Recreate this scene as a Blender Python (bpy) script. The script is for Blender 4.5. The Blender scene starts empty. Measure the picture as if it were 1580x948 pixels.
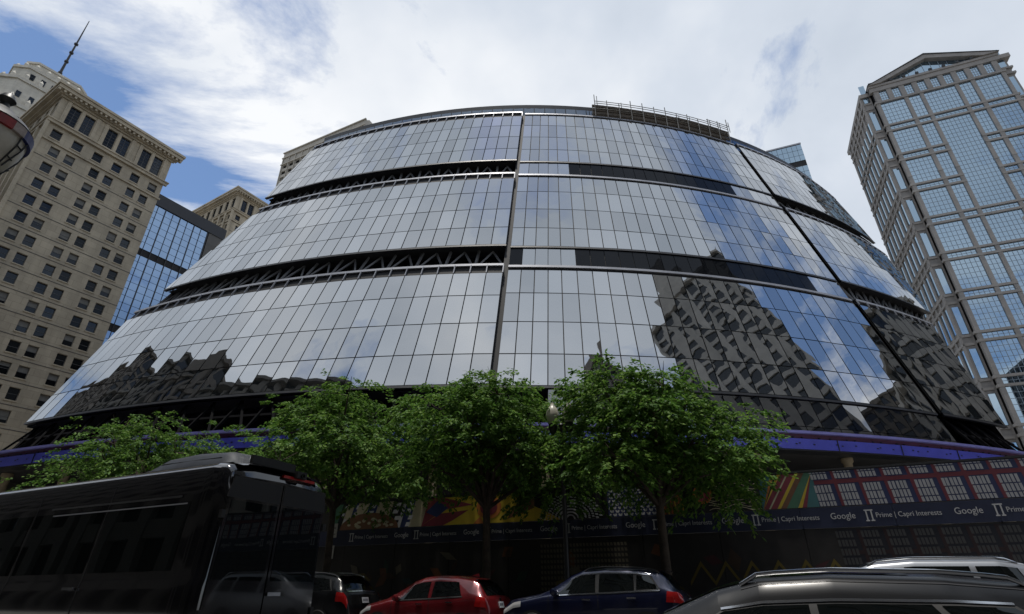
import bpy, bmesh, math, random
from mathutils import Vector, Matrix, noise as mnoise
random.seed(7)
sc = bpy.context.scene
COL = sc.collection
R_ = math.radians
EYE = 1.3

# ---------------------------------------------------------------- camera, sky, sun, exposure
cam_d = bpy.data.cameras.new('camera')
cam = bpy.data.objects.new('camera', cam_d)
COL.objects.link(cam)
cam.location = (0, 0, 1.14)
cam.rotation_euler = (R_(90 + 27.7), 0, 0)
cam_d.sensor_width = 36.0
cam_d.lens = 36.0 * 840.0 / 1580.0
cam_d.clip_start = 0.05
cam_d.clip_end = 6000
sc.camera = cam

SUN_EL, SUN_AZ = 86.0, -47.0          # almost overhead, a little behind the camera and to its left (angle from straight back)
sun_dir = Vector((math.sin(R_(SUN_AZ)) * math.cos(R_(SUN_EL)), -math.cos(R_(SUN_AZ)) * math.cos(R_(SUN_EL)), math.sin(R_(SUN_EL))))
sun_d = bpy.data.lights.new('sun', 'SUN')
sun = bpy.data.objects.new('sun', sun_d)
COL.objects.link(sun)
sun.rotation_euler = sun_dir.to_track_quat('Z', 'Y').to_euler()
sun_d.energy = 3.0
sun_d.angle = R_(4)
sun_d.color = (1.0, 0.95, 0.87)

world = bpy.data.worlds.new('World')
sc.world = world
world.use_nodes = True
wt = world.node_tree
wt.nodes.clear()


def N(t, typ, **kw):
    n = t.nodes.new(typ)
    for k, v in kw.items():
        if k == 'inp':
            for kk, vv in v.items():
                n.inputs[kk].default_value = vv
        else:
            setattr(n, k, v)
    return n


def math_node(t, op, a, b=None, clamp=False):
    n = t.nodes.new('ShaderNodeMath')
    n.operation = op
    n.use_clamp = clamp
    for i, v in ((0, a), (1, b)):
        if v is None:
            continue
        if isinstance(v, (int, float)):
            n.inputs[i].default_value = v
        else:
            t.links.new(v, n.inputs[i])
    return n.outputs[0]


def ramp(t, fac, stops):
    n = t.nodes.new('ShaderNodeValToRGB')
    el = n.color_ramp.elements
    while len(el) < len(stops):
        el.new(0.5)
    for e, (p, c) in zip(el, stops):
        e.position = p
        e.color = c if len(c) == 4 else (*c, 1)
    t.links.new(fac, n.inputs[0])
    return n.outputs[0]


sky = N(wt, 'ShaderNodeTexSky', sky_type='NISHITA', sun_disc=False)
sky.sun_elevation = R_(SUN_EL)
sky.sun_rotation = math.atan2(sun_dir.x, sun_dir.y)
sky.air_density = 1.0
sky.dust_density = 0.3
sky.ozone_density = 4.0
tc = N(wt, 'ShaderNodeTexCoord')
sep = N(wt, 'ShaderNodeSeparateXYZ')
wt.links.new(tc.outputs['Generated'], sep.inputs[0])
den = math_node(wt, 'ADD', math_node(wt, 'MAXIMUM', sep.outputs[2], 0.02), 0.10)
px_ = math_node(wt, 'DIVIDE', sep.outputs[0], den)
py_ = math_node(wt, 'DIVIDE', sep.outputs[1], den)
cmb = N(wt, 'ShaderNodeCombineXYZ', inp={2: 0.0})
wt.links.new(px_, cmb.inputs[0])
wt.links.new(py_, cmb.inputs[1])
mp = N(wt, 'ShaderNodeMapping', inp={1: (26.49, 11.83, 0.0), 2: (0.0, 0.0, 5.052)})
wt.links.new(cmb.outputs[0], mp.inputs[0])
n1 = N(wt, 'ShaderNodeTexNoise', inp={'Scale': 1.15, 'Detail': 10.0, 'Roughness': 0.62, 'Distortion': 0.35})
wt.links.new(mp.outputs[0], n1.inputs[0])
mp2 = N(wt, 'ShaderNodeMapping', inp={1: (-5.96, 3.4, 0.0)})
wt.links.new(cmb.outputs[0], mp2.inputs[0])
n2 = N(wt, 'ShaderNodeTexNoise', inp={'Scale': 1.0, 'Detail': 6.0, 'Roughness': 0.5, 'Distortion': 0.2})
wt.links.new(mp2.outputs[0], n2.inputs[0])
mask = ramp(wt, n1.outputs[0], [(0.385, (0, 0, 0)), (0.485, (1, 1, 1))])
ccol = ramp(wt, n2.outputs[0], [(0.36, (0.50, 0.57, 0.67)), (0.51, (0.68, 0.74, 0.83)), (0.65, (0.96, 0.98, 1.01))])
skyc = N(wt, 'ShaderNodeVectorMath', operation='SCALE', inp={'Scale': 0.15})
wt.links.new(sky.outputs[0], skyc.inputs[0])
mx = N(wt, 'ShaderNodeMix', data_type='RGBA')
wt.links.new(mask, mx.inputs[0])
wt.links.new(skyc.outputs[0], mx.inputs[6])
wt.links.new(ccol, mx.inputs[7])
bg = N(wt, 'ShaderNodeBackground', inp={1: 1.0})
wt.links.new(mx.outputs[2], bg.inputs[0])
wo = N(wt, 'ShaderNodeOutputWorld')
wt.links.new(bg.outputs[0], wo.inputs[0])

sc.view_settings.view_transform = 'Standard'
sc.view_settings.look = 'None'
sc.view_settings.exposure = 0.0
sc.view_settings.gamma = 1.0
sc.cycles.max_bounces = 6
sc.cycles.glossy_bounces = 4
sc.cycles.diffuse_bounces = 3
sc.cycles.sample_clamp_indirect = 4.0

# ---------------------------------------------------------------- street frame: a runs left along the street, b across it, away from the camera
SV = Vector((-0.92, 0.39, 0)).normalized()
NV = Vector((0.39, 0.92, 0)).normalized()
STREET_YAW = math.atan2(-SV.y, -SV.x)      # local x points right along the street, local y across it


def ab(a, b, z=0.0):
    return SV * a + NV * b + Vector((0, 0, z))


# ---------------------------------------------------------------- materials
MATS = {}


def mat(name, col, rough=0.6, metal=0.0, var=0.0, vscale=2.0, bump=0.0, bscale=20.0, coat=0.0, spec=0.5, streak=0.0):
    m = bpy.data.materials.new(name)
    m.use_nodes = True
    t = m.node_tree
    p = t.nodes['Principled BSDF']
    p.inputs['Base Color'].default_value = (*col, 1)
    p.inputs['Roughness'].default_value = rough
    p.inputs['Metallic'].default_value = metal
    p.inputs['Coat Weight'].default_value = coat
    p.inputs['Coat Roughness'].default_value = 0.04
    p.inputs['Specular IOR Level'].default_value = spec
    co = N(t, 'ShaderNodeTexCoord')
    if var > 0:
        nz = N(t, 'ShaderNodeTexNoise', inp={'Scale': vscale, 'Detail': 8.0, 'Roughness': 0.6})
        t.links.new(co.outputs['Object'], nz.inputs[0])
        f = nz.outputs[0]
        if streak > 0:
            mpn = N(t, 'ShaderNodeMapping', inp={3: (1.0, 1.0, 0.12)})
            t.links.new(co.outputs['Object'], mpn.inputs[0])
            nz2 = N(t, 'ShaderNodeTexNoise', inp={'Scale': vscale * 2.2, 'Detail': 5.0})
            t.links.new(mpn.outputs[0], nz2.inputs[0])
            f = math_node(t, 'ADD', math_node(t, 'MULTIPLY', f, 1 - streak), math_node(t, 'MULTIPLY', nz2.outputs[0], streak))
        lo = tuple(c * (1 - var) for c in col)
        hi = tuple(min(1, c * (1 + var)) for c in col)
        t.links.new(ramp(t, f, [(0.33, lo), (0.67, hi)]), p.inputs['Base Color'])
        rg = math_node(t, 'ADD', math_node(t, 'MULTIPLY', nz.outputs[0], 0.25), max(0.0, rough - 0.125), True)
        t.links.new(rg, p.inputs['Roughness'])
    if bump > 0:
        nb = N(t, 'ShaderNodeTexNoise', inp={'Scale': bscale, 'Detail': 5.0})
        t.links.new(co.outputs['Object'], nb.inputs[0])
        b = N(t, 'ShaderNodeBump', inp={'Strength': 1.0, 'Distance': bump})
        t.links.new(nb.outputs[0], b.inputs['Height'])
        t.links.new(b.outputs[0], p.inputs['Normal'])
    MATS[name] = m
    return m


def add_joints(name, w, h, dark=0.72):
    """fine ashlar joints in a stone's colour"""
    t = MATS[name].node_tree
    p = t.nodes['Principled BSDF']
    src = p.inputs['Base Color'].links[0].from_socket
    co = N(t, 'ShaderNodeTexCoord')
    sp = N(t, 'ShaderNodeSeparateXYZ')
    t.links.new(co.outputs['Object'], sp.inputs[0])
    cb = N(t, 'ShaderNodeCombineXYZ')
    t.links.new(math_node(t, 'ADD', sp.outputs[0], sp.outputs[1]), cb.inputs[0])
    t.links.new(sp.outputs[2], cb.inputs[1])
    br = N(t, 'ShaderNodeTexBrick', inp={'Scale': 1.0, 'Mortar Size': 0.035, 'Brick Width': w, 'Row Height': h, 'Color1': (1, 1, 1, 1), 'Color2': (.88, .88, .88, 1), 'Mortar': (dark, dark, dark, 1)})
    t.links.new(cb.outputs[0], br.inputs[0])
    mm = N(t, 'ShaderNodeMix', data_type='RGBA', blend_type='MULTIPLY', inp={0: 1.0})
    t.links.new(src, mm.inputs[6])
    t.links.new(br.outputs['Color'], mm.inputs[7])
    t.links.new(mm.outputs[2], p.inputs['Base Color'])


def coated_glass(name, tint, refl, dark=(0.015, 0.018, 0.02), warp=0.004, wscale=0.7, rough=0.012, dvar=0.08):
    """opaque mirror-coated glass: a dark body under a strong reflective coating, each pane very slightly wavy"""
    m = bpy.data.materials.new(name)
    m.use_nodes = True
    t = m.node_tree
    t.nodes.clear()
    out = N(t, 'ShaderNodeOutputMaterial')
    co = N(t, 'ShaderNodeTexCoord')
    ge = N(t, 'ShaderNodeNewGeometry')
    oi = N(t, 'ShaderNodeObjectInfo')
    rnd = math_node(t, 'FRACT', math_node(t, 'ADD', ge.outputs['Random Per Island'], oi.outputs['Random']))
    add = N(t, 'ShaderNodeVectorMath', operation='ADD')
    off = N(t, 'ShaderNodeCombineXYZ')
    for i, k in enumerate((37.0, 61.0, 23.0)):
        t.links.new(math_node(t, 'MULTIPLY', rnd, k), off.inputs[i])
    t.links.new(co.outputs['Object'], add.inputs[0])
    t.links.new(off.outputs[0], add.inputs[1])
    nz = N(t, 'ShaderNodeTexNoise', inp={'Scale': wscale, 'Detail': 1.0, 'Roughness': 0.4})
    t.links.new(add.outputs[0], nz.inputs[0])
    b = N(t, 'ShaderNodeBump', inp={'Strength': 1.0, 'Distance': warp})
    t.links.new(nz.outputs[0], b.inputs['Height'])
    gl = N(t, 'ShaderNodeBsdfGlossy', inp={'Roughness': rough})
    vt = N(t, 'ShaderNodeVectorMath', operation='SCALE')
    vt.inputs[0].default_value = tint
    t.links.new(math_node(t, 'ADD', math_node(t, 'MULTIPLY', rnd, -dvar), 1.0), vt.inputs['Scale'])
    t.links.new(vt.outputs[0], gl.inputs['Color'])
    t.links.new(b.outputs[0], gl.inputs['Normal'])
    df = N(t, 'ShaderNodeBsdfDiffuse', inp={'Color': (*dark, 1)})
    lw = N(t, 'ShaderNodeLayerWeight', inp={'Blend': 0.28 if refl > .3 else 0.18})
    fac = math_node(t, 'ADD', math_node(t, 'MULTIPLY', lw.outputs['Fresnel'], 1 - refl), refl, True)
    ms = N(t, 'ShaderNodeMixShader')
    t.links.new(fac, ms.inputs[0])
    t.links.new(df.outputs[0], ms.inputs[1])
    t.links.new(gl.outputs[0], ms.inputs[2])
    t.links.new(ms.outputs[0], out.inputs[0])
    MATS[name] = m
    return m


mat('asphalt', (0.045, 0.045, 0.047), 0.85, var=0.3, vscale=1.5, bump=0.004, bscale=60)
mat('concrete', (0.30, 0.29, 0.27), 0.85, var=0.18, vscale=0.8, bump=0.003, bscale=30)
mat('kerb_stone', (0.33, 0.32, 0.30), 0.8, var=0.2, vscale=2)
mat('road_paint', (0.70, 0.69, 0.65), 0.7, var=0.15, vscale=5)
mat('limestone', (0.43, 0.368, 0.27), 0.85, var=0.26, vscale=0.22, bump=0.02, bscale=2.5, streak=0.5)
mat('pale_terracotta', (0.52, 0.49, 0.42), 0.8, var=0.2, vscale=0.3, streak=0.5)
mat('beige_panel', (0.36, 0.335, 0.29), 0.8, var=0.15, vscale=0.2, streak=0.4)
mat('tower_granite', (0.25, 0.235, 0.222), 0.75, var=0.15, vscale=0.25, streak=0.4)
mat('dark_metal', (0.016, 0.017, 0.020), 0.45, var=0.2, vscale=1.0)
mat('truss_steel', (0.010, 0.0105, 0.012), 0.5, var=0.2, vscale=1.0)
mat('slot_steel', (0.17, 0.175, 0.185), 0.5, var=0.2, vscale=1.0)
mat('shaded_skirt_steel', (0.004, 0.004, 0.005), 0.9, spec=0.1)  # copy of the truss steel, blackened so the sunlit struts look shaded
mat('joint_black', (0.010, 0.010, 0.012), 0.7)
mat('coping_metal', (0.27, 0.28, 0.31), 0.45, metal=0.3, var=0.1, vscale=0.5)
mat('parapet_grey', (0.115, 0.135, 0.16), 0.25, metal=0.35, var=0.12, vscale=0.3)
mat('interior_dark', (0.020, 0.020, 0.022), 0.8, var=0.4, vscale=0.4)
mat('beam_blue', (0.075, 0.085, 0.52), 0.4, var=0.12, vscale=0.7, coat=0.2)
mat('beam_lip', (0.22, 0.22, 0.55), 0.35, var=0.12, vscale=0.7)
mat('beam_maroon', (0.085, 0.022, 0.065), 0.5, var=0.25, vscale=0.9)
mat('column_tan', (0.22, 0.18, 0.12), 0.7, var=0.2, vscale=1.2)
mat('blind_cloth', (0.16, 0.155, 0.14), 0.7, var=0.25, vscale=0.6)
mat('window_frame', (0.075, 0.075, 0.072), 0.5, var=0.2, vscale=1)
mat('tower_mullion', (0.24, 0.28, 0.32), 0.4, metal=0.3)
mat('scaffold_tube', (0.20, 0.19, 0.17), 0.5, metal=0.3, var=0.3, vscale=3)
mat('scaffold_plank', (0.075, 0.06, 0.045), 0.85, var=0.4, vscale=2)
mat('bark', (0.060, 0.045, 0.033), 0.9, var=0.35, vscale=6, bump=0.02, bscale=18)
mat('cast_iron', (0.012, 0.013, 0.014), 0.45, var=0.2, vscale=8)
mat('lamp_globe', (0.45, 0.42, 0.35), 0.35, var=0.12, vscale=6)
mat('sticker_red', (0.24, 0.02, 0.018), 0.5, var=0.25, vscale=12)
mat('sticker_white', (0.30, 0.25, 0.22), 0.5, var=0.3, vscale=14)
mat('sticker_blue', (0.02, 0.03, 0.13), 0.5, var=0.25, vscale=12)
mat('hoarding_navy', (0.012, 0.017, 0.045), 0.5, var=0.2, vscale=1.5)
mat('hoarding_dark', (0.014, 0.012, 0.012), 0.6, var=0.4, vscale=2.5)
mat('hoarding_frame', (0.02, 0.02, 0.022), 0.6)
mat('print_white', (0.45, 0.45, 0.46), 0.5)
mat('paper', (0.42, 0.41, 0.38), 0.7, var=0.15, vscale=9)
mat('paint_black', (0.004, 0.004, 0.005), 0.12, coat=1.0)
mat('paint_red', (0.15, 0.008, 0.012), 0.28, metal=0.25, coat=1.0)
mat('paint_navy', (0.008, 0.011, 0.040), 0.28, metal=0.35, coat=1.0)
mat('paint_charcoal', (0.009, 0.0095, 0.011), 0.22, spec=0.32)
mat('paint_silver', (0.30, 0.31, 0.33), 0.3, metal=0.6, coat=1.0)
mat('unit_plastic', (0.010, 0.010, 0.012), 0.42, var=0.2, vscale=5)
mat('plastic_black', (0.012, 0.012, 0.013), 0.6)
mat('tyre_rubber', (0.012, 0.012, 0.012), 0.85)
mat('rim_metal', (0.35, 0.35, 0.36), 0.3, metal=0.9)
mat('chrome', (0.65, 0.66, 0.68), 0.12, metal=1.0)
mat('lamp_red', (0.34, 0.010, 0.01), 0.15, coat=1.0)
mat('lamp_clear', (0.5, 0.5, 0.5), 0.1, coat=1.0)
mat('plate_white', (0.55, 0.57, 0.60), 0.5, var=0.2, vscale=30)
mat('roof_gravel', (0.12, 0.12, 0.12), 0.9, var=0.3, vscale=1)
mat('flat_dark_stone', (0.10, 0.095, 0.088), 0.7, var=0.2, vscale=0.3)
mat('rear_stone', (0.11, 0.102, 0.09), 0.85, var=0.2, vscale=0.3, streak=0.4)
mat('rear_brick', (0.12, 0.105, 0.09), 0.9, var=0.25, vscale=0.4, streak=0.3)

add_joints('limestone', 2.3, 1.273)
add_joints('pale_terracotta', 1.8, 0.9, 0.8)
add_joints('tower_granite', 2.4, 1.2, 0.8)
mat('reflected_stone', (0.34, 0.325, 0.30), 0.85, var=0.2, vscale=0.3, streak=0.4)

coated_glass('facade_glass', (0.84, 0.85, 0.855), 0.63, warp=0.014, wscale=0.45, dvar=0.20)
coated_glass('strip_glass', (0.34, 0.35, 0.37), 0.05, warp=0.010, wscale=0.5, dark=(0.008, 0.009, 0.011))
coated_glass('base_glass', (0.62, 0.63, 0.64), 0.34, warp=0.006, wscale=0.5, dark=(0.008, 0.009, 0.011))
coated_glass('parapet_glass', (0.34, 0.40, 0.48), 0.45, warp=0.003, dark=(0.03, 0.035, 0.045))
coated_glass('window_glass', (0.36, 0.42, 0.50), 0.08, warp=0.006, wscale=0.6, dark=(0.006, 0.007, 0.008), dvar=0.6)
coated_glass('tower_glass', (0.50, 0.65, 0.78), 0.60, warp=0.006, wscale=0.25, dark=(0.02, 0.035, 0.05), dvar=0.05)
coated_glass('blue_glass', (0.30, 0.45, 0.70), 0.6, warp=0.006, wscale=0.3, dark=(0.01, 0.02, 0.04))
coated_glass('rear_glass', (0.5, 0.54, 0.6), 0.08, warp=0.004, dark=(0.010, 0.011, 0.013), dvar=0.5)
coated_glass('car_glass', (0.75, 0.8, 0.82), 0.05, warp=0.0008, wscale=2.0, dark=(0.004, 0.005, 0.005), dvar=0.0)


def color_print(name, rough=0.55):
    m = bpy.data.materials.new(name)
    m.use_nodes = True
    t = m.node_tree
    p = t.nodes['Principled BSDF']
    at = N(t, 'ShaderNodeAttribute', attribute_name='Col')
    co = N(t, 'ShaderNodeTexCoord')
    nz = N(t, 'ShaderNodeTexNoise', inp={'Scale': 3.0, 'Detail': 6.0})
    t.links.new(co.outputs['Object'], nz.inputs[0])
    sc_ = N(t, 'ShaderNodeVectorMath', operation='SCALE')
    t.links.new(at.outputs['Color'], sc_.inputs[0])
    t.links.new(math_node(t, 'ADD', math_node(t, 'MULTIPLY', nz.outputs[0], 0.5), 0.75), sc_.inputs['Scale'])
    t.links.new(sc_.outputs[0], p.inputs['Base Color'])
    p.inputs['Roughness'].default_value = rough
    MATS[name] = m


color_print('mural_print')


def leaf_material(name, c1, c2, c3):
    m = bpy.data.materials.new(name)
    m.use_nodes = True
    t = m.node_tree
    t.nodes.clear()
    out = N(t, 'ShaderNodeOutputMaterial')
    ge = N(t, 'ShaderNodeNewGeometry')
    co = N(t, 'ShaderNodeTexCoord')
    nz = N(t, 'ShaderNodeTexNoise', inp={'Scale': 0.9, 'Detail': 3.0})
    t.links.new(co.outputs['Object'], nz.inputs[0])
    f = math_node(t, 'ADD', math_node(t, 'MULTIPLY', ge.outputs['Random Per Island'], 0.6), math_node(t, 'MULTIPLY', nz.outputs[0], 0.4))
    c = ramp(t, f, [(0.2, c1), (0.5, c2), (0.85, c3)])
    p = N(t, 'ShaderNodeBsdfPrincipled', inp={'Roughness': 0.6, 'Specular IOR Level': 0.2})
    t.links.new(c, p.inputs['Base Color'])
    tr = N(t, 'ShaderNodeBsdfTranslucent')
    t.links.new(c, tr.inputs[0])
    ms = N(t, 'ShaderNodeMixShader', inp={0: 0.4})
    t.links.new(p.outputs[0], ms.inputs[1])
    t.links.new(tr.outputs[0], ms.inputs[2])
    t.links.new(ms.outputs[0], out.inputs[0])
    MATS[name] = m


leaf_material('leaf_green', (0.045, 0.105, 0.018), (0.095, 0.20, 0.034), (0.19, 0.30, 0.055))


# ---------------------------------------------------------------- mesh helpers
class MB:
    def __init__(s):
        s.v, s.f, s.c = [], [], []

    def add(s, vs, fs, col=None):
        o = len(s.v)
        s.v.extend(tuple(p) for p in vs)
        for f in fs:
            s.f.append(tuple(i + o for i in f))
            if col is not None:
                s.c.append(col)
        return s

    def quad(s, a, b, c, d, col=None):
        return s.add((a, b, c, d), ((0, 1, 2, 3),), col)

    def poly(s, pts, col=None):
        return s.add(pts, (tuple(range(len(pts))),), col)

    def box(s, x0, x1, y0, y1, z0, z1):
        vs = [(x, y, z) for z in (z0, z1) for y in (y0, y1) for x in (x0, x1)]
        return s.add(vs, ((0, 2, 3, 1), (4, 5, 7, 6), (0, 1, 5, 4), (2, 6, 7, 3), (0, 4, 6, 2), (1, 3, 7, 5)))

    def bar(s, p, q, w, h=None, up=(0, 0, 1)):
        p, q = Vector(p), Vector(q)
        h = h or w
        d = (q - p).normalized()
        u = Vector(up)
        if abs(d.dot(u)) > 0.97:
            u = Vector((0, 1, 0))
        a = d.cross(u).normalized() * w / 2
        b = a.cross(d).normalized() * h / 2
        vs = [p - a - b, p + a - b, p + a + b, p - a + b, q - a - b, q + a - b, q + a + b, q - a + b]
        return s.add(vs, ((0, 3, 2, 1), (4, 5, 6, 7), (0, 1, 5, 4), (1, 2, 6, 5), (2, 3, 7, 6), (3, 0, 4, 7)))

    def tube(s, pts, radii, n=8, caps=True):
        pts = [Vector(p) for p in pts]
        o = len(s.v)
        ref = None
        for i, p in enumerate(pts):
            d = (pts[min(i + 1, len(pts) - 1)] - pts[max(i - 1, 0)]).normalized()
            if ref is None:
                ref = Vector((0, 0, 1)) if abs(d.z) < 0.9 else Vector((1, 0, 0))
            a = d.cross(ref).normalized()
            b = a.cross(d).normalized()
            r = radii[i] if isinstance(radii, (list, tuple)) else radii
            for k in range(n):
                t = 2 * math.pi * k / n
                s.v.append(tuple(p + a * r * math.cos(t) + b * r * math.sin(t)))
        for i in range(len(pts) - 1):
            for k in range(n):
                k2 = (k + 1) % n
                s.f.append((o + i * n + k, o + i * n + k2, o + (i + 1) * n + k2, o + (i + 1) * n + k))
        if caps:
            s.f.append(tuple(o + k for k in reversed(range(n))))
            s.f.append(tuple(o + (len(pts) - 1) * n + k for k in range(n)))
        return s

    def lathe(s, prof, n=20, c=(0, 0, 0), axis='z'):
        o = len(s.v)
        for r, z in prof:
            for k in range(n):
                t = 2 * math.pi * k / n
                x, y = r * math.cos(t), r * math.sin(t)
                q = (x, y, z) if axis == 'z' else ((x, z, y) if axis == 'y' else (z, x, y))
                s.v.append((c[0] + q[0], c[1] + q[1], c[2] + q[2]))
        for i in range(len(prof) - 1):
            for k in range(n):
                k2 = (k + 1) % n
                s.f.append((o + i * n + k, o + i * n + k2, o + (i + 1) * n + k2, o + (i + 1) * n + k))
        return s

    def grid(s, P, nu, nv, closed=False):
        o = len(s.v)
        for i in range(nu + 1):
            for j in range(nv + 1):
                s.v.append(tuple(P(i / nu, j / nv)))
        w = nv + 1
        for i in range(nu):
            for j in range(nv):
                s.f.append((o + i * w + j, o + (i + 1) * w + j, o + (i + 1) * w + j + 1, o + i * w + j + 1))
        return s

    def mesh(s, name, m, smooth=False, fix=True):
        me = bpy.data.meshes.new(name)
        me.from_pydata(s.v, [], s.f)
        if s.c:
            ca = me.color_attributes.new('Col', 'FLOAT_COLOR', 'CORNER')
            k = 0
            for pi, p in enumerate(me.polygons):
                for _ in p.loop_indices:
                    ca.data[k].color = (*s.c[pi], 1)
                    k += 1
        if fix:
            bm = bmesh.new()
            bm.from_mesh(me)
            bmesh.ops.recalc_face_normals(bm, faces=bm.faces)
            bm.to_mesh(me)
            bm.free()
        me.materials.append(MATS[m])
        if smooth:
            me.shade_smooth()
            if smooth != 'all':
                me.set_sharp_from_angle(angle=R_(40))
        return me

    def build(s, name, m, parent=None, smooth=False, fix=True):
        return put(name, s.mesh(name, m, smooth, fix), parent)


def put(name, me, parent=None, loc=None, rot=None):
    o = bpy.data.objects.new(name, me)
    COL.objects.link(o)
    if parent is not None:
        o.parent = parent
    if loc is not None:
        o.location = loc
    if rot is not None:
        o.rotation_euler = rot
    return o


def tag(o, label=None, cat=None, group=None, kind=None):
    for k, v in (('label', label), ('category', cat), ('group', group), ('kind', kind)):
        if v:
            o[k] = v
    return o


def thing(name, label, cat, loc=(0, 0, 0), rz=0.0, group=None):
    o = bpy.data.objects.new(name, None)
    o.empty_display_size = 0.3
    COL.objects.link(o)
    o.location = loc
    o.rotation_euler = (0, 0, rz)
    return tag(o, label, cat, group)


def boxpart(name, m, parent, *b):
    return MB().box(*b).build(name, m, parent)


# ---------------------------------------------------------------- ground, street, pavements
def sheet(name, m, a0, a1, b0, b1, z, kind='structure', t=None):
    mb = MB()
    c = [ab(a0, b0, z), ab(a1, b0, z), ab(a1, b1, z), ab(a0, b1, z)]
    if t:
        lo = [p - Vector((0, 0, t)) for p in c]
        mb.add(c + lo, ((0, 1, 2, 3), (7, 6, 5, 4), (0, 4, 5, 1), (1, 5, 6, 2), (2, 6, 7, 3), (3, 7, 4, 0)))
    else:
        mb.poly(c)
    return tag(mb.build(name, m), kind=kind)


g = MB().quad((-3000, -3000, 0), (3000, -3000, 0), (3000, 3000, 0), (-3000, 3000, 0)).build('ground', 'concrete')
tag(g, kind='structure')
KERB_B = 16.0
sheet('road', 'asphalt', -400, 400, 0.6 - 3.4, KERB_B - 0.15, 0.004)
sheet('pavement', 'concrete', -46, 400, KERB_B + 0.15, 36.0, 0.13, t=0.13)
sheet('kerb', 'kerb_stone', -46, 400, KERB_B - 0.15, KERB_B + 0.148, 0.135, t=0.135)
sheet('near_pavement', 'concrete', -400, 400, -12.2, -3.1, 0.13, t=0.13)
sheet('near_kerb', 'kerb_stone', -400, 400, -3.098, -2.8, 0.135, t=0.135)
for lb in (4.8, 9.9):
    for i in range(24):
        a = -60 + i * 9.0
        o = sheet('lane_marking', 'road_paint', a, a + 3.0, lb - 0.06, lb + 0.06, 0.008)

# ---------------------------------------------------------------- the curved glass office building
CZ = 14.0 + EYE


def cone(azd, z, off=0.0):
    """point on the leaning cone of the facade: angle in degrees (0 towards the street, + right), height, distance out"""
    h = z - CZ
    cx, cy, r = -0.203 + 0.065 * h, 142.322 - 0.163 * h, 102.348 - 0.483 * h + off
    t = R_(azd)
    return Vector((cx + r * math.sin(t), cy - r * math.cos(t), z))


def lerp(a, b, t):
    return a + (b - a) * t


def interp(tab, x):
    if x <= tab[0][0]:
        return tab[0][1]
    for (x0, y0), (x1, y1) in zip(tab, tab[1:]):
        if x <= x1:
            return lerp(y0, y1, (x - x0) / (x1 - x0))
    return tab[-1][1]


LV = [15.30, 28.66, 31.78, 44.43, 47.58, 59.54]
LEFT_END = [(15.3, -26.3), (28.66, -26.4), (31.78, -25.3), (44.43, -22.6), (47.58, -23.4), (59.54, -23.2), (63, -23.0)]
RIGHT_END = [(15.3, 27.6), (28.66, 30.0), (31.78, 32.4), (44.43, 36.3), (47.58, 37.0), (59.54, 39.6), (63, 40.2)]
SEAM1, SEAM2 = -0.75, 21.9
NL, NM, DR = 28, 26, 0.885
bld = thing('glass_building', 'curved conical office building with three stacked bands of mirrored glass panels', 'building')


def azcols(sec, zmid):
    if sec == 'l':
        return [SEAM1 - 0.12 - i * 0.918 for i in range(NL + 1)][::-1]
    if sec == 'm':
        out = [SEAM1 + 0.14]
        for i in range(NM):
            out.append(out[-1] + (0.76 if i < 4 else 0.882))
        k = (SEAM2 - 0.12 - out[0]) / (out[-1] - out[0])
        return [out[0] + (x - out[0]) * k for x in out]
    return [SEAM2 + 0.12 + i * DR for i in range(21)]


def clip_az(a, z):
    return max(interp(LEFT_END, z), min(interp(RIGHT_END, z), a))


def panel_geo(a0, a1, z0, z1, off, th=0.07, gap=0.045, zgap=0.045, jit=0.009):
    """one glass panel: a flat-faced box lying on the cone; None where it falls outside the facade's ends"""
    zz0, zz1 = z0 + zgap, z1 - zgap
    cs = [(a0, zz0), (a1, zz0), (a1, zz1), (a0, zz1)]
    cs = [(clip_az(a, z), z) for a, z in cs]
    if cs[1][0] - cs[0][0] < 0.1 and cs[2][0] - cs[3][0] < 0.1:
        return None
    def inset(a, z, s):
        r = 102.3 - 0.483 * (z - CZ)
        return a + s * math.degrees(gap / r)
    if cs[1][0] - cs[0][0] > 0.2:
        cs[0], cs[1] = (inset(*cs[0], 1), cs[0][1]), (inset(*cs[1], -1), cs[1][1])
    if cs[2][0] - cs[3][0] > 0.2:
        cs[2], cs[3] = (inset(*cs[2], -1), cs[2][1]), (inset(*cs[3], 1), cs[3][1])
    j1, j2, j3 = (random.uniform(-jit, jit) for _ in range(3))
    js = (j1 + j2, -j1 + j2, -j1 - j2, j1 - j2)
    o = [cone(a, z, off + j) for (a, z), j in zip(cs, js)]
    i = [cone(a, z, off - th) for a, z in cs]
    return o + i


PF = ((0, 1, 2, 3), (7, 6, 5, 4), (0, 4, 5, 1), (1, 5, 6, 2), (2, 6, 7, 3), (3, 7, 4, 0))
CAMV = Vector((0, 0, EYE))
FWD = Vector((0, math.cos(R_(27.7)), math.sin(R_(27.7))))
UPV = Vector((0, -math.sin(R_(27.7)), math.cos(R_(27.7))))


def apparent(vs):
    """rough size of a panel as seen from the street, used to choose which panels become objects of their own"""
    q = []
    for p in vs[:4]:
        d = Vector(p) - CAMV
        k = d.dot(FWD)
        q.append((d.x / k, d.dot(UPV) / k))
    s = 0
    for (x0, y0), (x1, y1) in zip(q, q[1:] + q[:1]):
        s += x0 * y1 - x1 * y0
    vis = all(abs(x) < 0.94 and abs(y) < 0.56 for x, y in q)
    return abs(s) * (1 if vis else 0.2)


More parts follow.
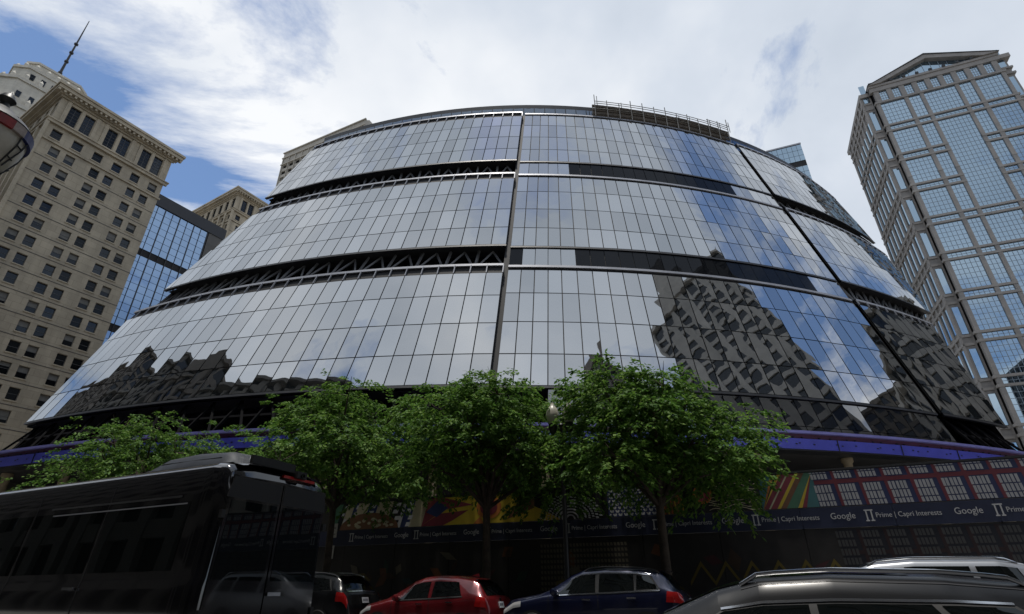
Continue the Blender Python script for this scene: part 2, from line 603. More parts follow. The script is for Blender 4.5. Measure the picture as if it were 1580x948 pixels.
panels = []
SEC_OFF = {'l': 0.30, 'm': 0.0, 'r': 0.22}
for ti in range(3):
    zb, zt = LV[2 * ti], LV[2 * ti + 1]
    for secn in 'lmr':
        cols = azcols(secn, (zb + zt) / 2)
        off = SEC_OFF[secn]
        top = zt - (0.95 if secn == 'l' else 0.5 if secn == 'r' else 0.35)
        hs = [0.235, 0.265, 0.265, 0.235]
        z = zb
        for h in hs:
            z1 = z + (top - zb) * h
            for a0, a1 in zip(cols, cols[1:]):
                p = panel_geo(a0, a1, z, z1, off)
                if p:
                    panels.append(p)
            z = z1
        # dark backing sheet and edge trims of this section
        ca, cb = cols[0], cols[-1]
        nseg = 40
        mb = MB()
        def back(u, v, ca=ca, cb=cb, zb=zb, zt=zt, off=off):
            zz = lerp(zb, zt, v)
            lo, hi = clip_az(ca, zz), clip_az(cb, zz)
            return cone(lerp(lo, hi, u), zz, off - 0.16)
        mb.grid(back, nseg, 6)
        mb.build('backing_sheet', 'joint_black', bld)
        mb = MB()
        for (zz, dz, d0, d1) in ((zb, -0.22, -0.35, 0.02), ):
            def sl(u, v, zz=zz, dz=dz, d0=d0, d1=d1):
                lo, hi = clip_az(ca, zz), clip_az(cb, zz)
                prof = [(d0, 0.0), (d1, -0.01), (d1, dz), (d0, dz)][min(3, int(round(v * 3)))]
                return cone(lerp(lo, hi, u), zz + prof[1], off + prof[0])
            mb.grid(sl, nseg, 3)
        mb.build('edge_trim', 'dark_metal', bld)
        mb = MB()
        def cp(u, v, ca=ca, cb=cb):
            lo, hi = clip_az(ca, zt), clip_az(cb, zt)
            prof = [(-0.55, 0.02), (-0.55, 0.30), (0.06, 0.30), (0.06, 0.02), (-0.55, 0.02)][int(round(v * 4))]
            return cone(lerp(lo, hi, u), zt + prof[1], off + prof[0])
        mb.grid(cp, nseg, 4)
        mb.build('coping', 'coping_metal', bld)
        if secn != 'm':
            # little brackets that carry the coping over the dark slot
            for a in cols:
                if interp(LEFT_END, zt) < a < interp(RIGHT_END, zt):
                    MB().bar(cone(a, top, off + 0.02), cone(a, zt + 0.1, off + 0.02), 0.10, 0.12).build('slot_bracket', 'coping_metal', bld)

# strips between the tiers: flush dark glass in the middle, open trusses at both sides
for gi in range(2):
    z0, z1 = LV[2 * gi + 1] + 0.32, LV[2 * gi + 2] - 0.23
    cols = azcols('m', z0)
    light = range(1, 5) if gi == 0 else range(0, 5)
    n = len(cols) - 1
    for i, (a0, a1) in enumerate(zip(cols, cols[1:])):
        p = panel_geo(a0, a1, z0, z1, -0.10, gap=0.03)
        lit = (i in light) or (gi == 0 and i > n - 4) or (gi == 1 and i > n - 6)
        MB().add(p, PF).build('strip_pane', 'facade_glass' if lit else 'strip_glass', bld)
    MB().grid(lambda u, v: cone(lerp(cols[0], cols[-1], u), lerp(z0, z1, v), -0.26), 30, 1).build('strip_backing', 'joint_black', bld)
    for secn in 'lr':
        def ends(z):
            return (interp(LEFT_END, z), SEAM1 - 0.05) if secn == 'l' else (SEAM2 + 0.05, interp(RIGHT_END, z))
        # recessed inner wall of dark glass
        def iw(u, v):
            z = lerp(z0 - 0.3, z1 + 0.25, v)
            e = ends(z)
            return cone(lerp(e[0], e[1], u), z, -1.9)
        MB().grid(iw, 40, 1).build('inner_wall', 'strip_glass', bld)
        for zz, nm in ((z0 - 0.2, 'gap_floor'), (z1 + 0.15, 'gap_ceiling')):
            e = ends(zz)
            MB().grid(lambda u, v: cone(lerp(e[0], e[1], u), zz, lerp(-2.0, -0.2, v)), 40, 1).build(nm, 'interior_dark', bld)
        e0, e1 = ends(z0), ends(z1)
        nb = 14 if secn == 'l' else 7
        for i in range(nb + 1):
            u = i / nb
            a0, a1 = lerp(*e0, u), lerp(*e1, u)
            MB().bar(cone(a0, z0 - 0.2, -0.75), cone(a1, z1 + 0.15, -0.75), 0.22).build('truss_post', 'slot_steel', bld)
            if i < nb:
                u2 = (i + 1) / nb
                um = (u + u2) / 2
                b0, b1 = lerp(*e0, u2), lerp(*e1, u2)
                m1 = lerp(*e1, um)
                MB().bar(cone(a0, z0, -0.75), cone(m1, z1, -0.75), 0.17).build('truss_diagonal', 'slot_steel', bld)
                MB().bar(cone(m1, z1, -0.75), cone(b0, z0, -0.75), 0.17).build('truss_diagonal', 'slot_steel', bld)
        MB().grid(lambda u, v: cone(lerp(*e0, u), z0 + 0.45 + 0.14 * v, -0.70), 40, 1).build('truss_rail', 'slot_steel', bld)

# dark vertical seams between the sections
for az in (SEAM1, SEAM2):
    MB().grid(lambda u, v: cone(az + lerp(-0.16, 0.16, u), lerp(LV[0], LV[5], v), -0.2), 1, 30).build('seam_channel', 'joint_black', bld)

# parapet drum on top
PZ0, PZ1 = LV[5] + 0.30, 62.5
a = interp(LEFT_END, PZ0) + 0.2
while a < interp(RIGHT_END, PZ0):
    q = [cone(a + 0.03, PZ0, -0.8), cone(a + 1.0, PZ0, -0.8), cone(a + 1.0, PZ0, -0.8), cone(a + 0.03, PZ0, -0.8)]
    up = Vector((0, 0, PZ1 - PZ0))
    lean = cone(a + 0.5, PZ0, -1.0) - cone(a + 0.5, PZ0, -0.8)
    q[2] = q[2] + up + lean
    q[3] = q[3] + up + lean
    inn = (cone(a, PZ0, -1.6) - cone(a, PZ0, -0.8)) * 0.15
    MB().add(q + [p + inn for p in q], PF).build('parapet_panel', 'parapet_glass', bld)
    a += 1.06
le, re_ = interp(LEFT_END, PZ1), interp(RIGHT_END, PZ1)
MB().grid(lambda u, v: cone(lerp(le, re_, u), PZ0, 0) * 1.0 + (cone(lerp(le, re_, u), PZ0, [-0.95, -0.95, -1.5, -1.5, -0.95][int(round(v * 4))]) - cone(lerp(le, re_, u), PZ0, 0)) + Vector((0, 0, [0, 2.72, 2.72, 0, 0][int(round(v * 4))])), 50, 4).build('parapet_core', 'dark_metal', bld)

# flat side walls, roof and core
def edge_line(tab, zs):
    return [cone(interp(tab, z), z, -0.2) for z in zs]
zs = [0.2, 11.5, 15.3, 28.66, 31.78, 44.43, 47.58, 59.54]
for tab, back in ((LEFT_END, Vector((-52, 150, 0))), (RIGHT_END, Vector((95, 150, 0)))):
    ln = [cone(interp(tab, max(z, 15.3)) * (0.985 if z < 15 else 1), z, -0.6) for z in zs]
    mb = MB()
    for p, q in zip(ln, ln[1:]):
        bp, bq = Vector((back.x, back.y, p.z)), Vector((back.x, back.y, q.z))
        mb.quad(p, bp, bq, q)
    mb.build('side_wall', 'flat_dark_stone', bld)
rf = [cone(lerp(interp(LEFT_END, 59.5), interp(RIGHT_END, 59.5), i / 30), 59.4, -0.6) for i in range(31)] + [Vector((95, 150, 59.4)), Vector((-52, 150, 59.4))]
MB().poly(rf).build('roof', 'roof_gravel', bld)
MB().quad((-52, 150, 0.2), (95, 150, 0.2), (95, 150, 59.4), (-52, 150, 59.4)).build('rear_wall', 'flat_dark_stone', bld)

# ground storey: strip under the first tier, ring beam, columns, dark hall
Z0, Z1 = 11.4, 15.08
cols = [c for c in azcols('m', 14) if c > 1.6] + [c for c in azcols('r', 14)[1:] if c < 22.5]
rows_ = [(Z0, 12.6), (12.6, 15.06)]
for a0, a1 in zip(cols, cols[1:]):
    for za, zb in rows_:
        p = [cone(a, z, o - 0.10) for o in (0, -0.08) for a, z in ((a0 + .02, za + .03), (a1 - .02, za + .03), (a1 - .02, zb - .03), (a0 + .02, zb - .03))]
        MB().add(p, PF).build('base_pane', 'base_glass', bld)
MB().grid(lambda u, v: cone(lerp(cols[0], cols[-1], u), lerp(Z0, Z1, v), -0.3), 30, 1).build('strip_backing', 'joint_black', bld)
MB().grid(lambda u, v: cone(lerp(-26, 2.0, u), lerp(Z0 - 0.5, Z1 + 0.2, v), -2.6), 40, 1).build('inner_wall', 'strip_glass', bld)
MB().grid(lambda u, v: cone(lerp(-26.2, 2.2, u), 15.05, lerp(-2.7, -0.3, v)), 40, 1).build('gap_ceiling', 'interior_dark', bld)
for secs in ((-25.8, 1.2, 18), (22.6, 27.2, 4)):
    a_, b_, nb = secs
    for i in range(nb):
        x0, x1 = lerp(a_, b_, i / nb), lerp(a_, b_, (i + 1) / nb)
        MB().bar(cone(x0, 11.4, 0.6), cone(x0, 15.0, -0.6), 0.17).build('truss_post', 'shaded_skirt_steel', bld)
        MB().bar(cone(x0, 15.0, -0.6), cone(x1, 11.4, 0.6), 0.18).build('truss_diagonal', 'shaded_skirt_steel', bld)
    MB().grid(lambda u, v: cone(lerp(a_, b_, u), 13.3 + 0.2 * v, -0.1), 30, 1).build('truss_rail', 'shaded_skirt_steel', bld)

def ringpt(az, r, z):
    return Vector((-0.2 + r * math.sin(R_(az)), 142.3 - r * math.cos(R_(az)), z))
def ring(name, m, prof, a0=-42, a1=42, n=60, closed=True):
    pr = prof + ([prof[0]] if closed else [])
    k = len(pr) - 1
    return MB().grid(lambda u, v: ringpt(lerp(a0, a1, u), *pr[int(round(v * k))]), n, k).build(name, m, bld)
ring('beam_top_flange', 'beam_lip', [(106.25, 11.12), (106.25, 11.30), (105.2, 11.30), (105.2, 11.12)])
ring('beam_web', 'beam_maroon', [(105.9, 10.72), (105.95, 11.12), (105.5, 11.12), (105.5, 10.72)])
ring('beam_fascia', 'beam_blue', [(106.12, 10.02), (106.15, 10.74), (105.3, 10.74), (105.3, 10.02)])
ring('beam_soffit_edge', 'dark_metal', [(106.05, 9.92), (106.05, 10.02), (105.0, 10.02), (105.0, 9.92)])
ring('canopy_soffit', 'interior_dark', [(106.0, 9.95), (92.0, 10.6), (92.0, 10.7), (105.9, 10.05)])
mb = MB()
i = 0
for k in range(-200, 200):
    az = k * 0.2 + 0.02 * ((k * 7) % 5)
    if k % 9 in (0, 1, 4):
        c = ringpt(az, 106.155, 10.36 + 0.06 * (k % 2))
        d = ringpt(az + 0.05, 106.155, 10.36 + 0.06 * (k % 2))
        mb.bar(c, d + (d - c) * 0.4, 0.03, 0.07)
    if k % 6 in (0, 2):
        c = ringpt(az, 105.95, 10.86)
        d = ringpt(az + 0.06, 105.95, 10.86)
        mb.bar(c, d, 0.08, 0.09)
for k in range(-14, 15):
    MB().bar(ringpt(k * 3.0 + 0.7, 106.16, 10.0), ringpt(k * 3.0 + 0.7, 106.18, 10.76), 0.05, 0.05).build('beam_joint', 'dark_metal', bld)
tag(mb.build('beam_bolt', 'plastic_black', bld), kind='stuff')
for i in range(-9, 10):
    c = ringpt(i * 4.2 + 1.35, 104.2, 0)
    mb = MB().lathe([(0.42, 0.13), (0.42, 0.4), (0.30, 0.5), (0.30, 9.6), (0.42, 9.75), (0.42, 10.0)], 16, c)
    mb.build('column', 'column_tan', bld, smooth=True)
ring('hall_wall', 'interior_dark', [(96.0, 0.13), (96.0, 10.5)], closed=False)
for i in range(-30, 31):
    c = ringpt(i * 1.3, 96.25, 0.13)
    MB().bar(c, c + Vector((0, 0, 10.4)), 0.12, 0.2).build('hall_mullion', 'truss_steel', bld)

# the 300 panels that look largest become objects of their own, the rest one field
panels.sort(key=lambda p: -apparent(p))
for p in panels[:300]:
    MB().add(p, PF).build('glass_panel', 'facade_glass', bld, fix=False)
mb = MB()
for p in panels[300:]:
    mb.add(p, PF)
tag(mb.build('glass_panel_field', 'facade_glass', bld, fix=False), kind='stuff')

# ---------------------------------------------------------------- masonry helpers: walls with real window openings
def wall_bands(mb, W, bands, T, reveal):
    """bands: (z0, z1, [(x0, x1) openings]); T(x, d, z) maps along / into / up to a point. Openings get reveals of that depth."""
    for z0, z1, ops in bands:
        x = 0.0
        for a, b in ops:
            if a > x:
                mb.quad(T(x, 0, z0), T(a, 0, z0), T(a, 0, z1), T(x, 0, z1))
            r = reveal
            mb.quad(T(a, 0, z0), T(a, r, z0), T(a, r, z1), T(a, 0, z1))
            mb.quad(T(b, r, z0), T(b, 0, z0), T(b, 0, z1), T(b, r, z1))
            mb.quad(T(a, 0, z0), T(b, 0, z0), T(b, r, z0), T(a, r, z0))
            mb.quad(T(a, r, z1), T(b, r, z1), T(b, 0, z1), T(a, 0, z1))
            x = b
        if x < W:
            mb.quad(T(x, 0, z0), T(W, 0, z0), T(W, 0, z1), T(x, 0, z1))


def sash_mesh(w, h, nx=1, nz=2, bar=0.07, m='window_frame'):
    mb = MB()
    f = 0.09
    mb.box(0, w, -f, 0, 0, bar).box(0, w, -f, 0, h - bar, h).box(0, bar, -f, 0, bar, h - bar).box(w - bar, w, -f, 0, bar, h - bar)
    for i in range(1, nx):
        x = w * i / nx
        mb.box(x - bar / 2, x + bar / 2, -f * 0.8, 0, bar, h - bar)
    for i in range(1, nz):
        z = h * i / nz
        mb.box(bar, w - bar, -f * 0.8 - 0.003, 0, z - bar / 2, z + bar / 2)
    return mb.mesh('window', m)


def pane_mesh(w, h, m='window_glass'):
    return MB().box(0.03, w - 0.03, -0.02, 0.03, 0.03, h - 0.03).mesh('pane', m)


SH = {}


def place_window(par, face, x, z, w, h, depth, nx=1, nz=2, gm='window_glass', fm='window_frame', bar=0.07):
    key = (round(w, 2), round(h, 2), nx, nz, gm, fm, bar)
    if key not in SH:
        SH[key] = (sash_mesh(w, h, nx, nz, bar, fm), pane_mesh(w, h, gm))
    f, p = SH[key]
    loc, rz = face(x, depth, z)
    wo_ = put('window', f, par, loc, (0, 0, rz))
    put('pane', p, wo_)
    if w < 2.6:
        if ('sill', round(w, 2)) not in SH:
            SH[('sill', round(w, 2))] = MB().box(-.12, w + .12, -depth - .14, -depth + .02, -.22, -.02).mesh('sill', 'limestone')
        put('sill', SH[('sill', round(w, 2))], wo_)
    q = random.random()
    if q < 0.34 and h < 4.5:
        hb = h * random.choice((.28, .45, .48, .7))
        kb = ('blind', round(w, 2), round(hb, 2))
        if kb not in SH:
            SH[kb] = MB().box(.08, w - .08, -.045, -.022, -hb, 0).mesh('blind', 'blind_cloth')
        put('blind', SH[kb], wo_, (0, 0, h - .07))
    return wo_


def ledge(mb, W, D, z0, z1, out, inset=0.0):
    """a moulding that wraps the front and the left side"""
    mb.box(-out, W + out, -out, 0.0 - inset, z0, z1)
    mb.box(-out, 0.0 - inset, 0.0 - inset, D, z0, z1)


FRONT = lambda x, d, z: (Vector((x, d, z)), 0.0)


def side_face(D):
    # left side wall: seen from outside its x runs from the back corner to the front corner
    return lambda x, d, z: (Vector((d, D - x, z)), -math.pi / 2)


def stone_building(name, label, org, yaw, W, D, H, floors, pairs, first_z, zlow=24.5, base_rows=2):
    t = thing(name, label, 'building', org, yaw)
    TF = lambda x, d, z: (x, d, z)
    TS = lambda x, d, z: (d, D - x, z)
    ww = 1.6
    fh = 3.82
    pxs = []
    for c in pairs:
        pxs += [(c - 1.3 - ww / 2, c - 1.3 + ww / 2), (c + 1.3 - ww / 2, c + 1.3 + ww / 2)]
    eq = [(W * (i + 0.5) / (2 * len(pairs)) - 0.85, W * (i + 0.5) / (2 * len(pairs)) + 0.85) for i in range(2 * len(pairs))]
    rows = []                                   # z0, z1, openings, kind
    rows.append((H - 7.6, H - 2.9, [(a + 0.0, b + 0.25) for a, b in pxs], 'tall'))
    rows.append((H - 12.0, H - 9.9, eq, 'single'))
    for k in range(floors):
        zt = first_z - k * fh
        rows.append((zt - 2.15, zt, pxs, 'sash'))
    zb = first_z - floors * fh - 0.4
    for k in range(base_rows):
        zt = zb - 1.0 - k * 6.5
        if zt - 4.2 > 1:
            rows.append((zt - 4.2, zt, [(a - 0.3, b + 0.15) for a, b in pxs], 'base'))
    rows.sort()
    # side wall columns
    nside = max(3, int(D / 3.6))
    sxs = [(D * (i + 0.5) / nside - 0.95, D * (i + 0.5) / nside + 0.95) for i in range(nside)]
    wall = MB()
    for TT, WW, ops_side in ((TF, W, None), (TS, D, sxs)):
        bands = []
        z = 0.0
        for z0, z1, ops, kd in rows:
            if z0 > z:
                bands.append((z, z0, []))
            bands.append((z0, z1, ops if ops_side is None else ops_side))
            z = z1
        bands.append((z, H, []))
        wall_bands(wall, WW, bands, TT, 0.42)
    wall.quad((W, 0, 0), (W, D, 0), (W, D, H), (W, 0, H)).quad((W, D, 0), (0, D, 0), (0, D, H), (W, D, H))
    wall.build('wall', 'limestone', t)
    for z0, z1, ops, kd in rows:
        for a, b in ops:
            nx, nz = (2, 6) if kd == 'tall' else (1, 2)
            place_window(t, FRONT, a, z0, b - a, z1 - z0, 0.42, nx, nz)
        fs = side_face(D)
        for a, b in sxs:
            place_window(t, fs, a, z0, b - a, z1 - z0, 0.42, 1, 2 if kd != 'tall' else 6)
    # stone joints between the floors, ledges, cornice, piers
    mb = MB()
    ledge(mb, W, D, H - 9.0, H - 8.35, 0.55)
    ledge(mb, W, D, H - 8.35, H - 8.1, 0.75)
    mb.build('belt_course', 'limestone', t)
    mb = MB()
    ledge(mb, W, D, H - 13.0, H - 12.6, 0.30)
    mb.build('belt_course', 'limestone', t)
    if zb > 6:
        mb = MB()
        ledge(mb, W, D, zb - 0.1, zb + 0.5, 0.45)
        ledge(mb, W, D, zb - 0.5, zb - 0.1, 0.25)
        mb.build('belt_course', 'limestone', t)
    for k in range(floors):
        z = first_z - k * fh + 0.75
        mb = MB()
        ledge(mb, W, D, z, z + 0.12, 0.05)
        mb.build('joint_course', 'rear_stone', t)
    mb = MB()
    for i, (o, za, zb_) in enumerate(((0.35, 2.3, 1.9), (0.8, 1.9, 1.3), (1.5, 1.3, 0.55), (1.75, 0.55, 0.0))):
        ledge(mb, W, D, H - za, H - zb_, o)
    mb.build('cornice', 'limestone', t)
    mb = MB()
    n = int((W + 3) / 0.9)
    for i in range(n):
        x = -1.2 + i * (W + 2.4) / (n - 1)
        mb.box(x - 0.2, x + 0.2, -1.35, -0.8, H - 1.85, H - 1.3)
    tag(mb.build('cornice_bracket', 'limestone', t), kind='stuff')
    for i, c in enumerate(pairs):
        for e in (c - 2.55, c + 2.85):
            if 0.2 < e < W - 0.2:
                boxpart('pilaster', 'limestone', t, e - 0.35, e + 0.35, -0.22, 0.0, H - 8.08, H - 2.4)
        boxpart('mullion_pier', 'limestone', t, c - 0.12, c + 0.42, -0.12, 0.0, H - 8.08, H - 2.4)
    for i in range(nside + 1):
        y = D * i / nside
        boxpart('pilaster', 'limestone', t, -0.55, 0.0, y - 0.42, y + 0.42, zb + 0.5, H - 9.0)
    boxpart('roof', 'roof_gravel', t, 0.3, W - 0.3, 0.3, D - 0.3, H - 0.6, H - 0.3)
    return t


LB_YAW = math.atan2(0.854, 0.52)
stone_building('stone_office_block', 'tall limestone office block with paired sash windows and deep cornice, at far left', (-90, 77, 0), LB_YAW,
               22.0, 30.0, 91.3, 15, (4.0, 11.0, 18.0), 77.6)
stone_building('distant_stone_building', 'small-looking stone building top with cornice rising between the blue glass block and the curved facade', (-95.5, 150, 0), LB_YAW,
               16.0, 26.0, 126.3, 16, (4.2, 11.8), 112.4, base_rows=0)

# ---------------------------------------------------------------- pale crown tower with mast, far left
t = thing('crown_tower', 'pale stepped tower crown with a thin mast, behind the limestone office block', 'tower', (-135.6, 112, -4.0), LB_YAW - 0.1)
def octo(r, z0, z1, mb=None, k=0.32):
    mb = mb or MB()
    pts = []
    for sx, sy in ((1, 1), (-1, 1), (-1, -1), (1, -1)):
        c = r * k
        a, b = (sx * r, sy * (r - c)), (sx * (r - c), sy * r)
        pts += [a, b] if sx * sy > 0 else [b, a]
    n = len(pts)
    vs = [(x, y, z0) for x, y in pts] + [(x, y, z1) for x, y in pts]
    mb.add(vs, [tuple(reversed(range(n))), tuple(range(n, 2 * n))] + [(i, (i + 1) % n, n + (i + 1) % n, n + i) for i in range(n)])
    return mb
octo(11.8, 0, 118).build('shaft', 'pale_terracotta', t)
octo(10.4, 118, 127).build('setback_stage', 'pale_terracotta', t)
octo(8.9, 127, 133).build('setback_stage', 'pale_terracotta', t)
octo(7.0, 133, 137).build('crown_stage', 'pale_terracotta', t)
for r, z, dz in ((12.2, 117.2, 1.2), (10.8, 126.4, 0.9), (9.2, 132.4, 0.8), (7.3, 136.6, 0.7)):
    octo(r, z, z + dz).build('ledge', 'pale_terracotta', t)
for r, z, h in ((11.6, 118.4, 3.0), (10.2, 127.3, 2.6), (8.6, 133.2, 2.2)):
    for i in range(24):
        th = 2 * math.pi * i / 24
        q = max(abs(math.cos(th)), abs(math.sin(th)))
        d = min(r / q, r * 1.19)
        x, y = d * math.cos(th) * 0.97, d * math.sin(th) * 0.97
        mb = MB().box(x - 0.45, x + 0.45, y - 0.45, y + 0.45, z - 4.5, z + h * 0.6)
        mb.add([(x - .45, y - .45, z + h * .6), (x + .45, y - .45, z + h * .6), (x + .45, y + .45, z + h * .6), (x - .45, y + .45, z + h * .6), (x, y, z + h)], ((0, 1, 4), (1, 2, 4), (2, 3, 4), (3, 0, 4)))
        mb.build('pinnacle', 'pale_terracotta', t)
for fx in (0, 1):
    for zz in (108, 112.5, 121, 129):
        rr = 11.8 if zz < 118 else 10.4 if zz < 127 else 8.9
        for k in range(-2, 3):
            x = k * rr * 0.27
            if fx == 0:
                w_ = put('window', SH.setdefault('ct', sash_mesh(1.1, 2.0)), t, (x - 0.55, -rr - 0.01, zz))
            else:
                w_ = put('window', SH['ct'], t, (-rr - 0.01, x + 0.55, zz), (0, 0, -math.pi / 2))
            put('pane', SH.setdefault('ctp', pane_mesh(1.1, 2.0)), w_)
MB().tube([(0, 0, 137), (0, 0, 146), (0, 0, 157), (0, 0, 167.5)], [0.45, 0.33, 0.22, 0.10], 8).build('mast', 'truss_steel', t)
for zz in (143, 148, 152, 156):
    MB().lathe([(0.1, zz), (0.55, zz), (0.55, zz + 0.5), (0.1, zz + 0.5)], 8).build('mast_ring', 'truss_steel', t)

# ---------------------------------------------------------------- blue curtain-wall block
t = thing('blue_glass_block', 'blue mirrored curtain wall block wedged behind the limestone office block', 'building', (-98.2, 111.2, 0), LB_YAW)
GW, GH = 21.5, 96.3
boxpart('core', 'joint_black', t, 0, GW, 0.35, 24, 0, GH)
boxpart('parapet', 'dark_metal', t, -0.1, GW + 4, -0.15, 24.2, GH - 3.2, GH + 0.3)
boxpart('side_pier', 'flat_dark_stone', t, GW - 0.5, GW + 4, 0.05, 24.1, 0, GH - 3.2)
cw, ch = 2.0, 1.95
SH['cwp'] = MB().box(0.05, cw - 0.05, 0, 0.1, 0.05, ch - 0.05).mesh('pane', 'blue_glass')
zz = GH - 3.3 - ch
rowi = 0
while zz > 4:
    if rowi % 11 != 7:
        for i in range(10):
            put('pane', SH['cwp'], t, (0.6 + i * cw, 0.16, zz))
    zz -= ch
    rowi += 1
for i in range(0, 11):
    boxpart('mullion', 'dark_metal', t, 0.6 + i * cw - (0.11 if i % 2 == 0 else 0.05), 0.6 + i * cw + (0.11 if i % 2 == 0 else 0.05), 0.0, 0.2, 0, GH - 3.2)

# ---------------------------------------------------------------- beige slab behind the glass building
t = thing('beige_slab_block', 'beige gridded slab building peeping over the left shoulder of the glass building', 'building', (-124, 224, 0), math.atan2(-0.44, 0.9))
BW, BH = 56.0, 213.3
wall = MB()
bands = []
z = 120.0
xs_ = [(1.2 + i * 4.6, 1.2 + i * 4.6 + 3.3) for i in range(12)]
bands.append((0, z, []))
wrow = []
while z + 5.5 < BH - 5:
    bands += [(z, z + 1.9, []), (z + 1.9, z + 4.2, xs_)]
    wrow.append(z + 1.9)
    z += 4.2
bands.append((z, BH, []))
wall_bands(wall, BW, bands, lambda x, d, z: (x, d, z), 0.7)
wall.quad((0, 0, 0), (0, 30, 0), (0, 30, BH), (0, 0, BH)).quad((BW, 0, 0), (BW, 30, 0), (BW, 30, BH), (BW, 0, BH)).quad((0, 0, BH), (BW, 0, BH), (BW, 30, BH), (0, 30, BH)).quad((0, 30, 0), (BW, 30, 0), (BW, 30, BH), (0, 30, BH))
wall.build('wall', 'beige_panel', t)
for z in wrow[-9:]:
    for a, b in xs_:
        place_window(t, FRONT, a, z, b - a, 2.3, 0.7, 2, 1)
mb = MB()
for z in wrow[:-9]:
    mb.box(0.5, BW - 0.5, 0.65, 0.7, z, z + 2.3)
tag(mb.build('pane_strip', 'window_glass', t), kind='stuff')
for i in range(13):
    boxpart('fin', 'beige_panel', t, 0.55 + i * 4.6 - 0.2, 0.55 + i * 4.6 + 0.2, -0.5, 0, 118, BH - 4)
for z in (BH - 9, BH - 4.4, BH - 0.6):
    boxpart('ledge', 'beige_panel', t, -0.3, BW + 0.3, -0.65, 0.0, z, z + 0.6)
boxpart('roof_rail', 'beige_panel', t, BW - 16, BW - 2, 4, 10, BH, BH + 4)

# ---------------------------------------------------------------- slim blue tower behind the right shoulder
t = thing('slim_glass_tower', 'slim pale blue glass tower peeping over the right shoulder of the glass building', 'tower', (115.5, 186, 0), math.atan2(-0.37, 0.93))
boxpart('core', 'joint_black', t, 0, 14, 0.3, 16, 0, 178.5)
for zz in range(100, 178, 3):
    if zz in (166,):
        continue
    for i in range(7):
        boxpart('pane', 'tower_glass', t, i * 2 + 0.06, i * 2 + 1.94, 0.1, 0.3, zz + 0.05, zz + 2.9) if zz > 130 else None
boxpart('lower_glazing', 'tower_glass', t, 0.05, 13.95, 0.12, 0.3, 0, 100)
boxpart('roof_edge', 'coping_metal', t, -0.1, 14.1, 0.0, 16.1, 178.3, 179)

# ---------------------------------------------------------------- pedimented tower on the right
TW, TD, TH = 40.5, 36.0, 181.0
t = thing('pediment_tower', 'granite and blue glass tower crowned by a pediment, at far right', 'tower', (141, 150, 0), math.atan2(-0.372, 0.928))
boxpart('core', 'joint_black', t, 0.6, TW - 0.6, 1.2, TD - 0.5, 0, TH)
colx = [(1.2, 9.1), (10.4, 14.1), (15.3, 25.2), (26.4, 30.1), (31.4, 39.3)]      # wide, narrow, centre, narrow, wide
piers = [(0.0, 1.2), (9.1, 10.4), (14.1, 15.3), (25.2, 26.4), (30.1, 31.4), (39.3, 40.5)]
for a, b in piers:
    boxpart('pier', 'tower_granite', t, a, b, 0.0, 1.2, 0, TH - 12.6)
    for zc in (40.0, 86.0, 132.0):
        boxpart('pier_band', 'tower_granite', t, a - 0.06, b + 0.06, -0.12, 0.0, zc, zc + 0.5)
tops = [TH - 12.6]
ledges = []
z = TH - 23.5
while z > 4:
    ledges.append(z)
    z -= 14.3
def glaz(x0, x1, z0, z1, mw=1.22, mh=1.75):
    key = ('gz', round(x1 - x0, 2), round(z1 - z0, 2))
    if key not in SH:
        w, h = x1 - x0, z1 - z0
        me1 = MB().box(0, w, 0, 0.08, 0, h).mesh('pane', 'tower_glass')
        mb = MB()
        nx, nz = max(1, round(w / mw)), max(1, round(h / mh))
        for i in range(nx + 1):
            x = w * i / nx
            mb.box(x - 0.055, x + 0.055, -0.10, -0.005, 0, h)
        for j in range(nz + 1):
            zz = h * j / nz
            mb.box(0, w, -0.07, -0.005, zz - 0.05, zz + 0.05)
        SH[key] = (me1, mb.mesh('glazing_bar', 'tower_mullion'))
    p = put('pane', SH[key][0], t, (x0, 0.38, z0))
    put('glazing_bar', SH[key][1], p)
zprev = TH - 12.6
big = {1: 3, 2: 3, 3: 3, 5: 3, 6: 3, 7: 3}
for k, zl in enumerate(ledges):
    # zl is the top of a double ledge 3.6 m deep; glazing from the ledge up to the previous ledge's foot
    for ci, (a, b) in enumerate(colx):
        if ci == 2 and k in big and k not in (1, 5):
            continue
        if ci == 2 and k in (1, 5):
            zlow = ledges[min(k + 2, len(ledges) - 1)]
            glaz(a, b, zlow + 0.02, zprev)
            continue
        glaz(a, b, zl + 0.02, zprev)
    centre_open = k in (1, 2, 5, 6)
    spans = [(-0.5, TW + 0.5)] if not centre_open else [(-0.5, 15.3), (25.2, TW + 0.5)]
    for a, b in spans:
        boxpart('ledge', 'tower_granite', t, a, b, -0.16, 1.2, zl - 0.8, zl)
        boxpart('ledge', 'tower_granite', t, a, b, -0.16, 1.2, zl - 3.6, zl - 2.8)
    for ci, (a, b) in enumerate(colx):
        if ci == 2 and centre_open:
            continue
        glaz(a, b, zl - 2.8, zl - 0.8, 1.22, 1.0)
    zprev = zl - 3.6
if zprev > 1:
    for a, b in colx:
        glaz(a, b, 0.1, zprev)
